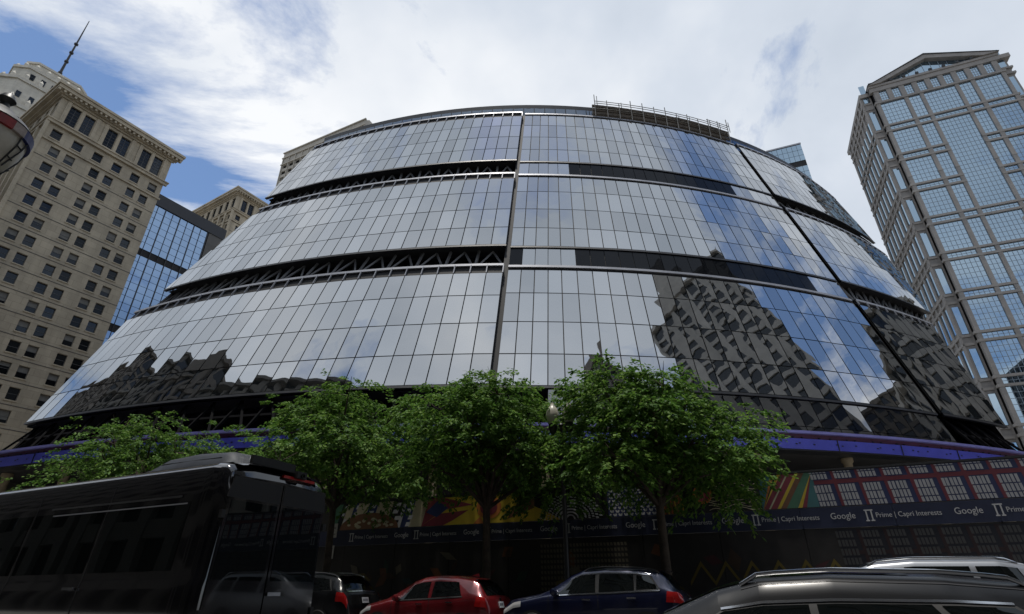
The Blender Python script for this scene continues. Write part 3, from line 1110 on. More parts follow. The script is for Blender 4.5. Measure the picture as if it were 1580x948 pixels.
# attic row of square windows, entablature, pediment
ZA = TH - 12.6
boxpart('ledge', 'tower_granite', t, -0.4, TW + 0.4, -0.3, 1.2, ZA, ZA + 0.9)
nw = 9
for i in range(nw + 1):
    c = 1.4 + i * (TW - 2.8) / nw
    boxpart('attic_pier', 'tower_granite', t, c - 0.85, c + 0.85, -0.1, 1.2, ZA + 1.1, ZA + 6.2)
for i in range(nw):
    c = 1.4 + (i + 0.5) * (TW - 2.8) / nw
    glaz(c - (TW - 2.8) / nw / 2 + 0.85, c + (TW - 2.8) / nw / 2 - 0.85, ZA + 1.1, ZA + 6.2, 0.9, 1.3)
boxpart('entablature', 'tower_granite', t, -0.4, TW + 0.4, -0.35, 1.2, ZA + 6.2, ZA + 8.2)
boxpart('entablature', 'tower_granite', t, -0.7, TW + 0.7, -0.7, 1.2, ZA + 8.2, ZA + 9.2)
ZP = ZA + 9.2
px0, px1, pk = 0.4, TW - 0.4, 8.2
xm = TW / 2
def prism(mb, pts, y0, y1):
    n = len(pts)
    vs = [(x, y0, z) for x, z in pts] + [(x, y1, z) for x, z in pts]
    mb.add(vs, [tuple(reversed(range(n))), tuple(range(n, 2 * n))] + [(i, (i + 1) % n, n + (i + 1) % n, n + i) for i in range(n)])
    return mb
prism(MB(), [(px0 - 1.2, ZP), (xm, ZP + pk), (xm, ZP + pk - 1.9), (px0 + 3.2, ZP)], -1.3, 2).build('raking_cornice', 'tower_granite', t)
prism(MB(), [(px1 + 1.2, ZP), (px1 - 3.2, ZP), (xm, ZP + pk - 1.9), (xm, ZP + pk)], -1.3, 2).build('raking_cornice', 'tower_granite', t)
prism(MB(), [(px0 + 3.2, ZP), (xm, ZP + pk - 1.9), (px1 - 3.2, ZP)], 0.6, 1.6).build('tympanum_glass', 'tower_glass', t)
prism(MB(), [(px0 - 1.4, ZP + 0.02), (xm, ZP + pk + 0.5), (px1 + 1.4, ZP + 0.02), (xm, ZP + pk)], -1.6, TD).build('roof', 'dark_metal', t)
for i in range(7):
    x = xm + (i - 3) * 4.3
    boxpart('dentil_lamp', 'dark_metal', t, x - 0.45, x + 0.45, -1.0, -0.3, ZP, ZP + 0.9)
for i in range(1, 13):
    x = px0 + 3.2 + i * (px1 - px0 - 6.4) / 13
    hh = (pk - 1.9) * (1 - abs(x - xm) / (xm - px0 - 3.2))
    if hh > 0.4:
        boxpart('tympanum_bar', 'tower_mullion', t, x - 0.06, x + 0.06, 0.48, 0.6, ZP + 0.02, ZP + hh - 0.1)
# left flank with its re-entrant corner, and the slightly recessed right corner
boxpart('flank_wall', 'tower_granite', t, -3.2, 0.0, 2.6, TD - 2, 0, TH - 6)
for zl in ledges + [TH - 9]:
    boxpart('flank_ledge', 'tower_granite', t, -3.7, -0.62, 2.3, TD - 1.7, zl - 0.8, zl)
    boxpart('flank_ledge', 'tower_granite', t, -3.7, -0.62, 2.3, TD - 1.7, zl - 3.6, zl - 2.8)
    boxpart('corner_pane', 'tower_glass', t, -2.6, -0.7, 2.4, 2.6, zl + 0.3, zl + 9.6)
boxpart('flank_cornice', 'tower_granite', t, -3.7, -0.3, 1.8, TD, TH - 6, TH - 4.2)
ny = 7
for i in range(ny + 1):
    y = 3.0 + i * (TD - 6) / ny
    boxpart('flank_pier', 'tower_granite', t, -3.62, -3.2, y - 0.7, y + 0.7, 0, TH - 6.02)
for zl in [ledges[0] + 14.3 - 3.4] + ledges:
    for i in range(ny):
        y = 3.0 + (i + 0.5) * (TD - 6) / ny
        boxpart('pane', 'tower_glass', t, -3.28, -3.2, y - 1.4, y + 1.4, zl - 13, zl - 4.2)
boxpart('right_corner', 'tower_granite', t, TW + 0.02, TW + 3.4, 2.4, TD - 2, 0, TH - 5)
for zl in ledges + [TH - 9]:
    boxpart('flank_ledge', 'tower_granite', t, TW + 0.62, TW + 4.0, 1.7, TD - 1.4, zl - 0.8, zl)
    boxpart('flank_ledge', 'tower_granite', t, TW + 0.62, TW + 4.0, 1.7, TD - 1.4, zl - 3.6, zl - 2.8)
    boxpart('corner_pane', 'tower_glass', t, TW + 0.7, TW + 2.7, 2.2, 2.4, zl + 0.3, zl + 9.6)
boxpart('flank_cornice', 'tower_granite', t, TW + 0.3, TW + 4.6, 1.0, TD, TH - 5, TH - 3.2)

# ---------------------------------------------------------------- the blocks around and behind the camera that the mirrored facade reflects
def rear_block(name, label, a0, a1, b0, b1, H, stone='rear_stone', bay=3.4, fh=4.0, crown=None, pierw=1.1):
    """a masonry block in street coordinates: dark glass core with piers and spandrels on all four sides"""
    c = ab((a0 + a1) / 2, (b0 + b1) / 2)
    t = thing(name, label, 'building', c, STREET_YAW)
    hw, hd = abs(a1 - a0) / 2, abs(b1 - b0) / 2
    boxpart('core', 'rear_glass', t, -hw + 0.45, hw - 0.45, -hd + 0.45, hd - 0.45, 0.13, H - 0.5)
    pr, sp = MB(), MB()
    for ax, L, o in (('x', hw, hd), ('y', hd, hw)):
        n = max(2, round(2 * L / bay))
        for i in range(n + 1):
            q = -L + 2 * L * i / n
            w = pierw if 0 < i < n else pierw * 1.5
            for s in (-1, 1):
                if ax == 'x':
                    pr.box(max(-L, q - w / 2), min(L, q + w / 2), min(s * o, s * (o - 0.5)), max(s * o, s * (o - 0.5)), 0.13, H)
                elif 0 < i < n:
                    pr.box(min(s * o, s * (o - 0.5)), max(s * o, s * (o - 0.5)), q - w / 2, q + w / 2, 0.13, H)
    z = 6.0
    while z < H - 2:
        for s in (-1, 1):
            sp.box(-hw + .02, hw - .02, min(s * (hd - 0.12), s * (hd - 0.46)), max(s * (hd - 0.12), s * (hd - 0.46)), z, z + 1.3)
            sp.box(min(s * (hw - 0.12), s * (hw - 0.46)), max(s * (hw - 0.12), s * (hw - 0.46)), -hd + .5, hd - .5, z, z + 1.3)
        z += fh
    tag(pr.build('pier', stone, t), kind='stuff')
    tag(sp.build('spandrel', stone, t), kind='stuff')
    boxpart('cornice', stone, t, -hw - 0.6, hw + 0.6, -hd - 0.6, hd + 0.6, H, H + 1.2)
    if crown:
        for (x0, x1, y0, y1, z0, z1) in crown:
            boxpart('upper_stage', stone, t, x0, x1, y0, y1, z0, z1)
    return t


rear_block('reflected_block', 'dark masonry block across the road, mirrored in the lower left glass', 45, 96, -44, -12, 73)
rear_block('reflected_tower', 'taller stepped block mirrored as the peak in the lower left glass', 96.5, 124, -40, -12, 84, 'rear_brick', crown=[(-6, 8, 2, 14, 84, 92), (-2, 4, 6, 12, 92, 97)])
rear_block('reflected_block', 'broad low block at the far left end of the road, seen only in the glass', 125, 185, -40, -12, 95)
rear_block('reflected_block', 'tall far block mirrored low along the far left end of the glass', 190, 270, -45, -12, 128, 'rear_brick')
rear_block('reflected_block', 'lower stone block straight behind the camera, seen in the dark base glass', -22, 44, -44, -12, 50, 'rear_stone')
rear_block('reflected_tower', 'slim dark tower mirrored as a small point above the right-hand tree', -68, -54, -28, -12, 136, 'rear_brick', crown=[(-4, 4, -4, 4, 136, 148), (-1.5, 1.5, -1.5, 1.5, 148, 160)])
rear_block('reflected_tower', 'big pale tower with spiked crown mirrored in the right part of the glass', -92, -56, 20, 60, 112, 'reflected_stone', bay=4.6, pierw=1.9,
           crown=[(-16, 16, -15, 2, 113.2, 128), (-12, 12, -14, -4, 128, 146), (-3, 3, -11, -6, 146, 160), (10, 14, -14, -10, 128, 150)])
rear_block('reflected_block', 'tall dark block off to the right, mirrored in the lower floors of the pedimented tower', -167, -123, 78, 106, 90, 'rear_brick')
rear_block('reflected_block', 'stone block with tall piers mirrored at the right end of the glass', -97, -58, 88, 116, 64, 'reflected_stone', bay=4.2, pierw=1.6)

# ---------------------------------------------------------------- scaffold on the roof edge
sroot = thing('scaffold', 'weathered scaffold walkway with tube rails along the top edge of the glass building', 'scaffold', cone(13, PZ0, 0.2))
so = cone(13, PZ0, 0.2)
def scpt(az, off, z):
    return cone(az, PZ0, off) + Vector((0, 0, z)) - so
SA, SB_, SN = 6.3, 21.2, 12
for i in range(SN + 1):
    az = lerp(SA, SB_, i / SN)
    hgt = 2.7 + random.uniform(-0.2, 0.9) + (0.8 if i in (0, SN) else 0)
    MB().tube([scpt(az, 0.35, -0.3), scpt(az, 0.35, hgt)], 0.06, 6).build('post', 'scaffold_tube', sroot)
    MB().tube([scpt(az, -0.9, 0.0), scpt(az, -0.9, hgt - 0.7)], 0.05, 6).build('post', 'scaffold_tube', sroot)
    if i in (0, 2, 7, 8, 10, 11, 12):
        MB().tube([scpt(az + 0.25, 0.35, 1.8), scpt(az + 0.25, 0.35, hgt + random.uniform(-.5, .3))], 0.05, 6).build('post', 'scaffold_tube', sroot)
for z, off in ((2.2, 0.35), (2.6, 0.35), (1.2, 0.35)):
    MB().tube([scpt(lerp(SA, SB_, i / 24), off, z) for i in range(25)], 0.05, 6).build('rail', 'scaffold_tube', sroot)
MB().tube([scpt(lerp(18.6, SB_ + 0.3, i / 6), 0.35, 3.0) for i in range(7)], 0.05, 6).build('rail', 'scaffold_tube', sroot)
for z in (0.15, 0.85, 1.5):
    for i in range(SN):
        a0, a1 = lerp(SA - 0.25, SB_, i / SN), lerp(SA - 0.25, SB_, (i + 1) / SN) - 0.02
        zz = z + random.uniform(-0.05, 0.05)
        vs = [scpt(a, o, zz + h) for h in (0, 0.42) for o in (0.12, 0.28) for a in (a0, a1)]
        MB().add(vs, ((0, 2, 3, 1), (4, 5, 7, 6), (0, 1, 5, 4), (2, 6, 7, 3), (0, 4, 6, 2), (1, 3, 7, 5))).build('plank', 'scaffold_plank', sroot)
for i in range(SN):
    a0, a1 = lerp(SA, SB_, i / SN), lerp(SA, SB_, (i + 1) / SN)
    vs = [scpt(a, o, 0.05 + h) for h in (0, 1.95) for o in (-0.5, -0.4) for a in (a0, a1)]
    MB().add(vs, ((0, 2, 3, 1), (4, 5, 7, 6), (0, 1, 5, 4), (2, 6, 7, 3), (0, 4, 6, 2), (1, 3, 7, 5))).build('debris_sheet', 'scaffold_plank', sroot)

# ---------------------------------------------------------------- mural hoarding along the pavement
FB = 19.8
hoard = thing('mural_hoarding', 'long construction hoarding with painted murals and a navy lettered band', 'hoarding', ab(16.5, FB, 0.13), STREET_YAW)
HL0, HL1 = -14.0, 31.0
ZB0, ZB1, ZTOP = 2.72, 3.31, 4.37
x = HL0
while x < HL1 - 0.1:
    x1 = min(HL1, x + 2.44)
    boxpart('upper_panel', 'hoarding_dark', hoard, x + 0.008, x1 - 0.008, 0.0, 0.05, ZB1 + 0.005, ZTOP)
    boxpart('band_panel', 'hoarding_navy', hoard, x + 0.004, x1 - 0.004, -0.02, 0.05, ZB0 + 0.005, ZB1 - 0.005)
    boxpart('lower_panel', 'hoarding_dark', hoard, x + 0.008, x1 - 0.008, 0.0, 0.05, 0.02, ZB0 - 0.005)
    boxpart('post', 'hoarding_frame', hoard, x - 0.05, x + 0.05, 0.055, 0.20, 0.0, ZTOP + 0.02)
    x = x1
boxpart('cap_rail', 'hoarding_frame', hoard, HL0, HL1, -0.015, 0.10, ZTOP + 0.003, ZTOP + 0.06)

WHT, CRM, YEL, ORG, MRN, BRN, GRN, NAV, BLK, TEA = ((.42, .42, .44), (.36, .32, .22), (.42, .30, .03), (.36, .12, .03), (.16, .025, .04), (.13, .06, .03),
                                                    (.05, .13, .08), (.02, .03, .10), (.008, .008, .010), (.04, .12, .13))
rm = random.Random(3)
class Print:
    def __init__(s, dim=1.0):
        s.mb = MB()
        s.dim = dim
        s.layer = 0.004
    def poly(s, pts, col, lay=0):
        y = -0.004 - lay * 0.0025
        s.mb.poly([(px, y, pz) for px, pz in pts], tuple(min(.8, c * s.dim * 1.7) for c in col))
    def rect(s, x0, x1, z0, z1, col, lay=0, sl=0.0):
        s.poly([(x0 + sl, z0), (x1 + sl, z0), (x1, z1), (x0, z1)], col, lay)
    def disc(s, cx, cz, rx, rz, col, lay=0, n=22, half=False):
        k = n if not half else n // 2
        s.poly([(cx + rx * math.cos(math.pi * 2 * i / n), cz + rz * math.sin(math.pi * 2 * i / n)) for i in range(k + (1 if half else 0))], col, lay)
    def done(s, nm='mural_print'):
        return tag(s.mb.build(nm, 'mural_print', hoard, fix=False), kind='stuff')
U0, U1 = ZB1 + 0.02, ZTOP - 0.02
H_ = U1 - U0
# striped blocks and the spotted mound
p = Print(1.0)
p.rect(-0.2, 4.2, U0, U1, GRN, 0)
x = -0.2
for w, c in ((.25, BLK), (.35, CRM), (.2, NAV), (.55, CRM), (.45, NAV), (.75, CRM), (.5, BLK), (.15, WHT), (.4, NAV), (.6, CRM)):
    p.rect(x + 0.5, x + w + 0.5, U0, U1, c, 1, -0.28)
    if c in (NAV, BLK):
        for k in range(4):
            p.rect(x + 0.52 + 0.1 * (k % 2), x + 0.52 + w * 0.5 + 0.1 * (k % 2), U0 + H_ * k / 4 + .03, U0 + H_ * (k + .7) / 4, WHT, 2, -0.06)
    x += w
p.disc(1.7, U0, 1.45, 0.62, BRN, 3, 26, True)
for i in range(20):
    cx = 1.7 + rm.uniform(-1.2, 1.2)
    cz = U0 + 0.08 + rm.uniform(0, .36) * (1 - abs(cx - 1.7) / 1.5)
    p.disc(cx, cz, rm.uniform(.07, .12), rm.uniform(.045, .07), CRM, 4, 8)
p.done()
# rayed sun
p = Print(1.1)
p.rect(4.2, 9.0, U0, U1, YEL, 0)
p.poly([(4.2, U0), (4.2, U1), (5.2, U1), (6.5, U0 + H_ * .68), (5.2, U0 + H_ * .55)], MRN, 1)
p.poly([(4.2, U0), (5.0, U0 + H_ * .42), (6.3, U0 + H_ * .5), (5.6, U0 + H_ * .15), (5.2, U0)], MRN, 1)
p.poly([(4.4, U0 + H_ * .5), (4.9, U0 + H_ * .9), (5.4, U0 + H_ * .62), (4.9, U0 + H_ * .3)], NAV, 2)
p.poly([(7.9, U0 + .1), (9.0, U0 + .45), (9.0, U1), (8.6, U1)], BRN, 1)
p.poly([(6.6, U1), (7.1, U1), (6.9, U0 + H_ * .8)], MRN, 1)
p.poly([(6.5, U0), (6.95, U0), (6.8, U0 + H_ * .25)], ORG, 1)
p.disc(7.15, U0 + H_ * .55, .52, .42, ORG, 2)
p.disc(7.15, U0 + H_ * .55, .36, .29, MRN, 3)
p.done()
# netted dome, mesh, striped cloth
p = Print(0.9)
p.rect(9.0, 11.7, U0, U1, BLK, 0)
p.poly([(9.0, U0), (9.0, U0 + .5), (9.5, U0 + .3), (10.0, U0)], YEL, 1)
for r in range(8):
    for i in range(24):
        th = math.pi * (i + .5 * (r % 2)) / 23
        rr = 0.12 + r * 0.11
        cx, cz = 10.35 + rr * 1.25 * math.cos(th), U0 + rr * .92 * math.sin(th)
        if cz < U1 - .03:
            p.rect(cx - .022 - .012 * r / 3, cx + .022 + .012 * r / 3, cz, cz + .05, WHT, 1, .03)
p.rect(11.75, 13.45, U0, U1, NAV, 0)
for i in range(17):
    for k in range(9):
        p.rect(11.8 + i * .096, 11.86 + i * .096, U0 + .02 + k * .113, U0 + .1 + k * .113, WHT, 1, .045 if (i + k) % 2 else -.03)
p.rect(13.45, 14.3, U0, U1, BRN, 0)
for i in range(7):
    p.rect(13.5 + i * .12, 13.535 + i * .12, U0, U1, ORG if i % 2 else YEL, 1, .05)
p.done()
# red disc with sound-wave stripes
p = Print(0.9)
p.rect(14.3, 16.7, U0, U1, BLK, 0)
p.disc(14.95, U0 + H_ * .55, .30, .30, ORG, 1)
p.disc(14.95, U0 + H_ * .55, .22, .22, MRN, 2)
for k in range(9):
    pts = [(15.1 + i * .1, U0 + .05 + k * .105 + .05 * math.sin(i * .8 + k)) for i in range(16)]
    for (xa, za), (xb, zb_) in zip(pts, pts[1:]):
        if zb_ < U1 - .04 and za < U1 - .04:
            p.poly([(xa, za), (xb, zb_), (xb, zb_ + .02), (xa, za + .02)], CRM, 1)
p.done()
# slanting stripes
p = Print(0.62)
p.rect(16.7, 18.3, U0, U1, TEA, 0)
x = 16.55
for w, c in ((.12, ORG), (.07, BLK), (.10, YEL), (.16, MRN), (.05, CRM), (.18, MRN), (.10, YEL), (.16, BRN), (.3, GRN), (.12, YEL), (.12, MRN)):
    zt = U1
    a_, b_ = x + .55, x + w + .55
    a2, b2 = x - .15, x + w - .15
    cl = lambda v: max(16.72, min(18.28, v))
    p.poly([(cl(a2), U0), (cl(b2), U0), (cl(b_), U1), (cl(a_), U1)], c, 1)
    x += w * 1.05
p.done()
# plaid cloth on the upper strip; the lower boards' shade is put into their print
def plaid(z0, z1, dim, rows, xa, xb, maroon):
    p = Print(dim)
    p.rect(xa, xb, z0, z1, NAV, 0)
    n = int((xb - xa) / .66)
    for r0, r1 in maroon:
        p.rect(xa, xb, r0, r1, MRN, 1)
    for i in range(n):
        x = xa + i * .66
        p.rect(x + .50, min(xb, x + .62), z0, z1, MRN, 2, .10)
        for k in range(5):
            for (r0, r1) in rows:
                t0 = (r0 - z0) / (z1 - z0)
                sl = .10 * (1 - t0)
                j = rm.uniform(-.006, .006)
                p.rect(x + .01 + k * .096 + sl + j - .1, x + .078 + k * .096 + sl + j - .1, r0, r1, WHT, 3, .012)
    return p.done()
plaid(U0, U1, 0.45, [(U0 + .01, U0 + .14), (U0 + .17, U0 + .37), (U0 + .40, U0 + .62), (U0 + .80, U0 + .95), (U0 + .98, U1 - .01)], 18.3, HL1 - .1, [(U0 + .65, U0 + .77)])
plaid(1.2, ZB0 - .05, 0.05, [(1.25 + k * .24, 1.43 + k * .24) for k in range(6)], 18.6, HL1 - .1, [(2.0, 2.1)])
# lower boards: leaf, zigzag and figure shapes, shade put in as dimmed colours
p = Print(0.14)
for i in range(46):
    cx, cz = rm.uniform(-0.5, 18), rm.uniform(.5, 2.4)
    c = rm.choice((YEL, ORG, MRN, GRN, BRN, CRM, TEA))
    an = rm.uniform(0, 3.1)
    L, w = rm.uniform(.4, .9), rm.uniform(.08, .22)
    dx, dz = math.cos(an), math.sin(an)
    q = [(cx - dx * L / 2, cz - dz * L / 2), (cx - dz * w, cz + dx * w), (cx + dx * L / 2, cz + dz * L / 2), (cx + dz * w, cz - dx * w)]
    q = [(a, max(.1, min(ZB0 - .05, b))) for a, b in q]
    p.poly(q, c, 1 + i * .04)
for i in range(6):
    x = 14.2 + i * .75
    p.poly([(x, 1.2), (x + .38, 1.75), (x + .75, 1.2), (x + .75, 1.32), (x + .38, 1.9), (x, 1.32)], YEL, 4)
for i in range(26):
    for k in range(10):
        p.rect(9.2 + i * .12, 9.28 + i * .12, .9 + k * .17, 1.0 + k * .17, CRM, 3, .02)
p.done()
# two white notices near the left end
for x, z, w, h in ((-0.35, 3.05, .5, .55), (-0.30, 2.25, .42, .5)):
    boxpart('notice', 'paper', hoard, x, x + w, -0.034, -0.022, z, z + h)
    for k in range(3):
        boxpart('notice_line', 'hoarding_frame', hoard, x + .06, x + w - .06 - .08 * (k % 2), -0.038, -0.035, z + .12 + k * .12, z + .15 + k * .12)

def text_mesh(s, size):
    cu = bpy.data.curves.new('lettering', 'FONT')
    cu.body = s
    cu.size = size
    cu.extrude = 0.002
    cu.resolution_u = 3
    o = bpy.data.objects.new('lettering', cu)
    COL.objects.link(o)
    dg = bpy.context.evaluated_depsgraph_get()
    me = bpy.data.meshes.new_from_object(o.evaluated_get(dg))
    bpy.data.objects.remove(o)
    me.materials.clear()
    me.materials.append(MATS['print_white'])
    return me
txA, txB = text_mesh('Prime | Capri Interests', 0.195), text_mesh('Google', 0.25)
wa = max(v.co.x for v in txA.vertices)
wb_ = max(v.co.x for v in txB.vertices)
logo = MB()
for sx in (0.0, 0.13):
    logo.box(sx, sx + .035, -.004, 0, -.10, .15)
logo.box(-.03, .195, -.004, 0, .152, .185).box(-.03, .065, -.004, 0, -.135, -.102).box(.10, .195, -.004, 0, -.135, -.102)
logo_me = logo.mesh('logo', 'print_white')
for k in range(-6, 5):
    x = 16.35 + k * 3.1
    zc = (ZB0 + ZB1) / 2
    if x < -0.6 or x > HL1 - 3:
        continue
    put('logo', logo_me, hoard, (x, -0.025, zc - .01))
    o = put('lettering', txA, hoard, (x + .24, -0.026, zc - .05), (R_(90), 0, 0))
    o.scale = (1.62 / wa, 1, 1)
    tag(o, kind='stuff')
    o = put('lettering', txB, hoard, (x + 2.16, -0.026, zc - .05), (R_(90), 0, 0))
    o.scale = (0.66 / wb_, 1, 1)
    tag(o, kind='stuff')

# ---------------------------------------------------------------- street trees
def make_tree(label, a, b, height, spread, seed, lean=0.0, leaves=15000, cz=None):
    rr = random.Random(seed)
    base = ab(a, b, 0.13)
    t = thing('street_tree', label, 'tree', base, 0, 'street trees along the hoarding')
    fork = height * 0.45
    tr = MB()
    pts = [Vector((0, 0, -0.05)), Vector((0.03, 0.02, fork * .5)), Vector((0.05 + lean * .3, 0.0, fork))]
    tr.tube(pts, [0.17, 0.135, 0.115], 9)
    tr.build('trunk', 'bark', t, smooth=True)
    lobes = []
    nl = 13
    for i in range(nl):
        th = 2 * math.pi * (i * 0.618 + rr.uniform(-.06, .06))
        f = (i + .5) / nl
        zc = fork + 0.45 + (height - fork - 1.0) * (0.08 + 0.92 * f)
        k = math.sqrt(max(0.05, 1 - (max(0, f - .22) / .80) ** 2))
        rad = spread * 0.5 * k * rr.uniform(.42, .86)
        c = Vector((rad * math.cos(th) + lean * f, rad * math.sin(th), zc))
        r = spread * rr.uniform(.13, .27) * (0.75 + .25 * k)
        lobes.append((c, r))
    for c, r in lobes:
        lm = MB()
        mid = pts[2].lerp(c, 0.5) + Vector((rr.uniform(-.15, .15), rr.uniform(-.15, .15), 0.1 * (c - pts[2]).length))
        lm.tube([pts[2] - Vector((0, 0, .15)), mid, c, c + (c - mid) * 0.45], [0.075, 0.048, 0.026, 0.009], 6)
        for _ in range(4):
            d = Vector((rr.gauss(0, 1), rr.gauss(0, 1), rr.uniform(-.2, .9))).normalized()
            lm.tube([c, c + d * r * .55 + Vector((0, 0, .05)), c + d * r * 1.0], [0.02, 0.012, 0.005], 4)
        lm.build('limb', 'bark', t, smooth=True)
    mb = MB()
    vs, fs = mb.v, mb.f
    tot = sum(r ** 2 for c, r in lobes)
    for c, r in lobes:
        nsp = int(leaves / 26 * r * r / tot)
        for _ in range(nsp):
            d = Vector((rr.gauss(0, 1), rr.gauss(0, 1), rr.gauss(0.15, .8))).normalized()
            q = rr.uniform(.45, 1.08) if rr.random() < .80 else rr.uniform(1.05, 1.5)
            p0 = c + Vector((d.x * r * q, d.y * r * q, d.z * r * q * .72))
            out = Vector((d.x, d.y, d.z * .35 - .22)).normalized()
            side = out.cross(Vector((0, 0, 1)))
            if side.length < .1:
                side = Vector((1, 0, 0))
            side.normalize()
            ln = rr.uniform(.32, .62)
            nlv = rr.randint(20, 32)
            for j in range(nlv):
                tt = j / nlv
                p = p0 + out * ln * tt + Vector((0, 0, -.22 * ln * tt * tt)) + Vector((rr.gauss(0, .05), rr.gauss(0, .05), rr.gauss(0, .04)))
                sd = side * (1 if j % 2 else -1)
                ld = (out * rr.uniform(.3, 1.0) + sd * rr.uniform(.4, 1.1) + Vector((0, 0, rr.uniform(-.75, .25)))).normalized()
                wd = ld.cross(Vector((rr.gauss(0, .35), rr.gauss(0, .35), 1))).normalized()
                L, w = rr.uniform(.10, .18), rr.uniform(.032, .052)
                o = len(vs)
                m = p + ld * L * .45
                vs.append(tuple(p))
                vs.append(tuple(m + wd * w + Vector((0, 0, -.008))))
                vs.append(tuple(p + ld * L + Vector((0, 0, -.02))))
                vs.append(tuple(m - wd * w + Vector((0, 0, -.008))))
                fs.append((o, o + 1, o + 2, o + 3))
    tag(mb.build('crown', 'leaf_green', t, fix=False), kind='stuff')
    boxpart('tree_grate', 'cast_iron', t, -0.7, 0.7, -0.7, 0.7, 0.002, 0.025)
    return t


make_tree('rightmost street tree with a dense domed crown beside the diagonal stripes', 2.6, 17.0, 7.45, 5.3, 11, 0.0, 40000)
make_tree('middle street tree in front of the hoarding, behind the red hatchback', 8.2, 17.2, 8.0, 5.9, 23, -0.2, 40000)
make_tree('street tree rising directly behind the rear doors of the black van', 14.6, 17.3, 8.7, 6.7, 37, -0.3, 40000)
make_tree('smaller street tree over the front half of the black van roof', 26.3, 17.2, 8.6, 7.0, 41, 0.1, 26000)

# ---------------------------------------------------------------- twin-globe street lamp among the trees
t = thing('street_lamp', 'dark street lamp post with two pale globes between the two right-hand trees', 'street lamp', ab(5.3, 16.55, 0.13))
MB().lathe([(0.22, 0), (0.22, .12), (0.16, .2), (0.15, .8), (0.10, .95), (0.075, 1.1), (0.065, 5.0), (0.10, 5.05), (0.06, 5.15), (0.05, 5.75), (0.09, 5.8), (0.0, 5.9)], 14).build('pole', 'cast_iron', t, smooth=True)
for sx in (-1, 1):
    d = Vector((0.94, -0.34, 0)) * sx
    pth = [Vector((0, 0, 5.1)), d * .16 + Vector((0, 0, 5.0)), d * .27 + Vector((0, 0, 5.2)), d * .27 + Vector((0, 0, 5.55))]
    arm = MB().tube(pth, 0.035, 8).lathe([(0.03, 5.5), (0.10, 5.58), (0.15, 5.75), (0.13, 5.86)], 12, d * .27).build('arm', 'cast_iron', t, smooth=True)
    MB().lathe([(0.12, 5.84), (0.19, 5.98), (0.215, 6.12), (0.19, 6.28), (0.13, 6.40), (0.07, 6.46), (0.05, 6.56), (0.0, 6.58)], 16, d * .27).build('globe', 'lamp_globe', t, smooth=True)

# ---------------------------------------------------------------- near lantern at the upper left corner
t = thing('ornate_lantern_post', 'ornate lantern at upper left with a red, white and blue band round its pale bowl', 'street lamp', (-5.82, 4.45, 0.13))
LZ = 5.42
MB().lathe([(0.26, 0), (0.26, .3), (0.14, .5), (0.11, 1.2), (0.09, LZ - 1.1), (0.13, LZ - 1.05), (0.08, LZ - .95), (0.08, LZ - 0.62)], 16).build('pole', 'cast_iron', t, smooth=True)
MB().lathe([(0.07, LZ - .80), (0.16, LZ - .72), (0.235, LZ - .58), (0.265, LZ - .42), (0.25, LZ - .33), (0.20, LZ - .30)], 22).build('holder', 'cast_iron', t, smooth=True)
MB().lathe([(0.19, LZ - .34), (0.27, LZ - .24), (0.335, LZ - .06), (0.355, LZ + .08), (0.33, LZ + .12)], 26).build('bowl', 'lamp_globe', t, smooth=True)
def band(a0, a1, m, nm='band_sticker'):
    mb = MB()
    n = 14
    prof = [(0.352, LZ + .07), (0.385, LZ + .075), (0.385, LZ + .185), (0.352, LZ + .19)]
    mb.grid(lambda u, v: Vector((prof[int(round(v * 3))][0] * math.cos(lerp(a0, a1, u)), prof[int(round(v * 3))][0] * math.sin(lerp(a0, a1, u)), prof[int(round(v * 3))][1])), n, 3)
    return mb.build(nm, m, t)
A0 = math.atan2(-4.45, 5.70)
band(A0 - 2.3, A0 + .42, 'sticker_red')
band(A0 + .42, A0 + .78, 'sticker_white')
band(A0 + .78, A0 + 2.3, 'sticker_blue')
band(A0 + 2.3, A0 + 2 * math.pi - 2.3, 'sticker_white')
MB().lathe([(0.36, LZ + .19), (0.375, LZ + .21), (0.30, LZ + .30), (0.17, LZ + .40), (0.12, LZ + .46), (0.06, LZ + .50), (0.045, LZ + .56), (0.085, LZ + .62), (0.06, LZ + .68), (0.02, LZ + .72), (0.0, LZ + .76)], 24).build('cap', 'cast_iron', t, smooth=True)
for k in range(6):
    th = A0 - .12 + k * math.pi / 3
    d = Vector((math.cos(th), math.sin(th), 0))
    s_ = Vector((-d.y, d.x, 0))
    mb = MB()
    for w in (-.045, .045):
        mb.tube([d * .262 + s_ * w * .5 + Vector((0, 0, LZ - .28)), d * .345 + s_ * w + Vector((0, 0, LZ - .05)), d * .368 + s_ * w * 1.3 + Vector((0, 0, LZ + .09))], .009, 5)
    for zz, rr_ in ((LZ - .18, .31), (LZ - .03, .352)):
        mb.tube([d * rr_ - s_ * .045 + Vector((0, 0, zz)), d * rr_ + s_ * .045 + Vector((0, 0, zz))], .008, 5)
    mb.build('rib', 'cast_iron', t)

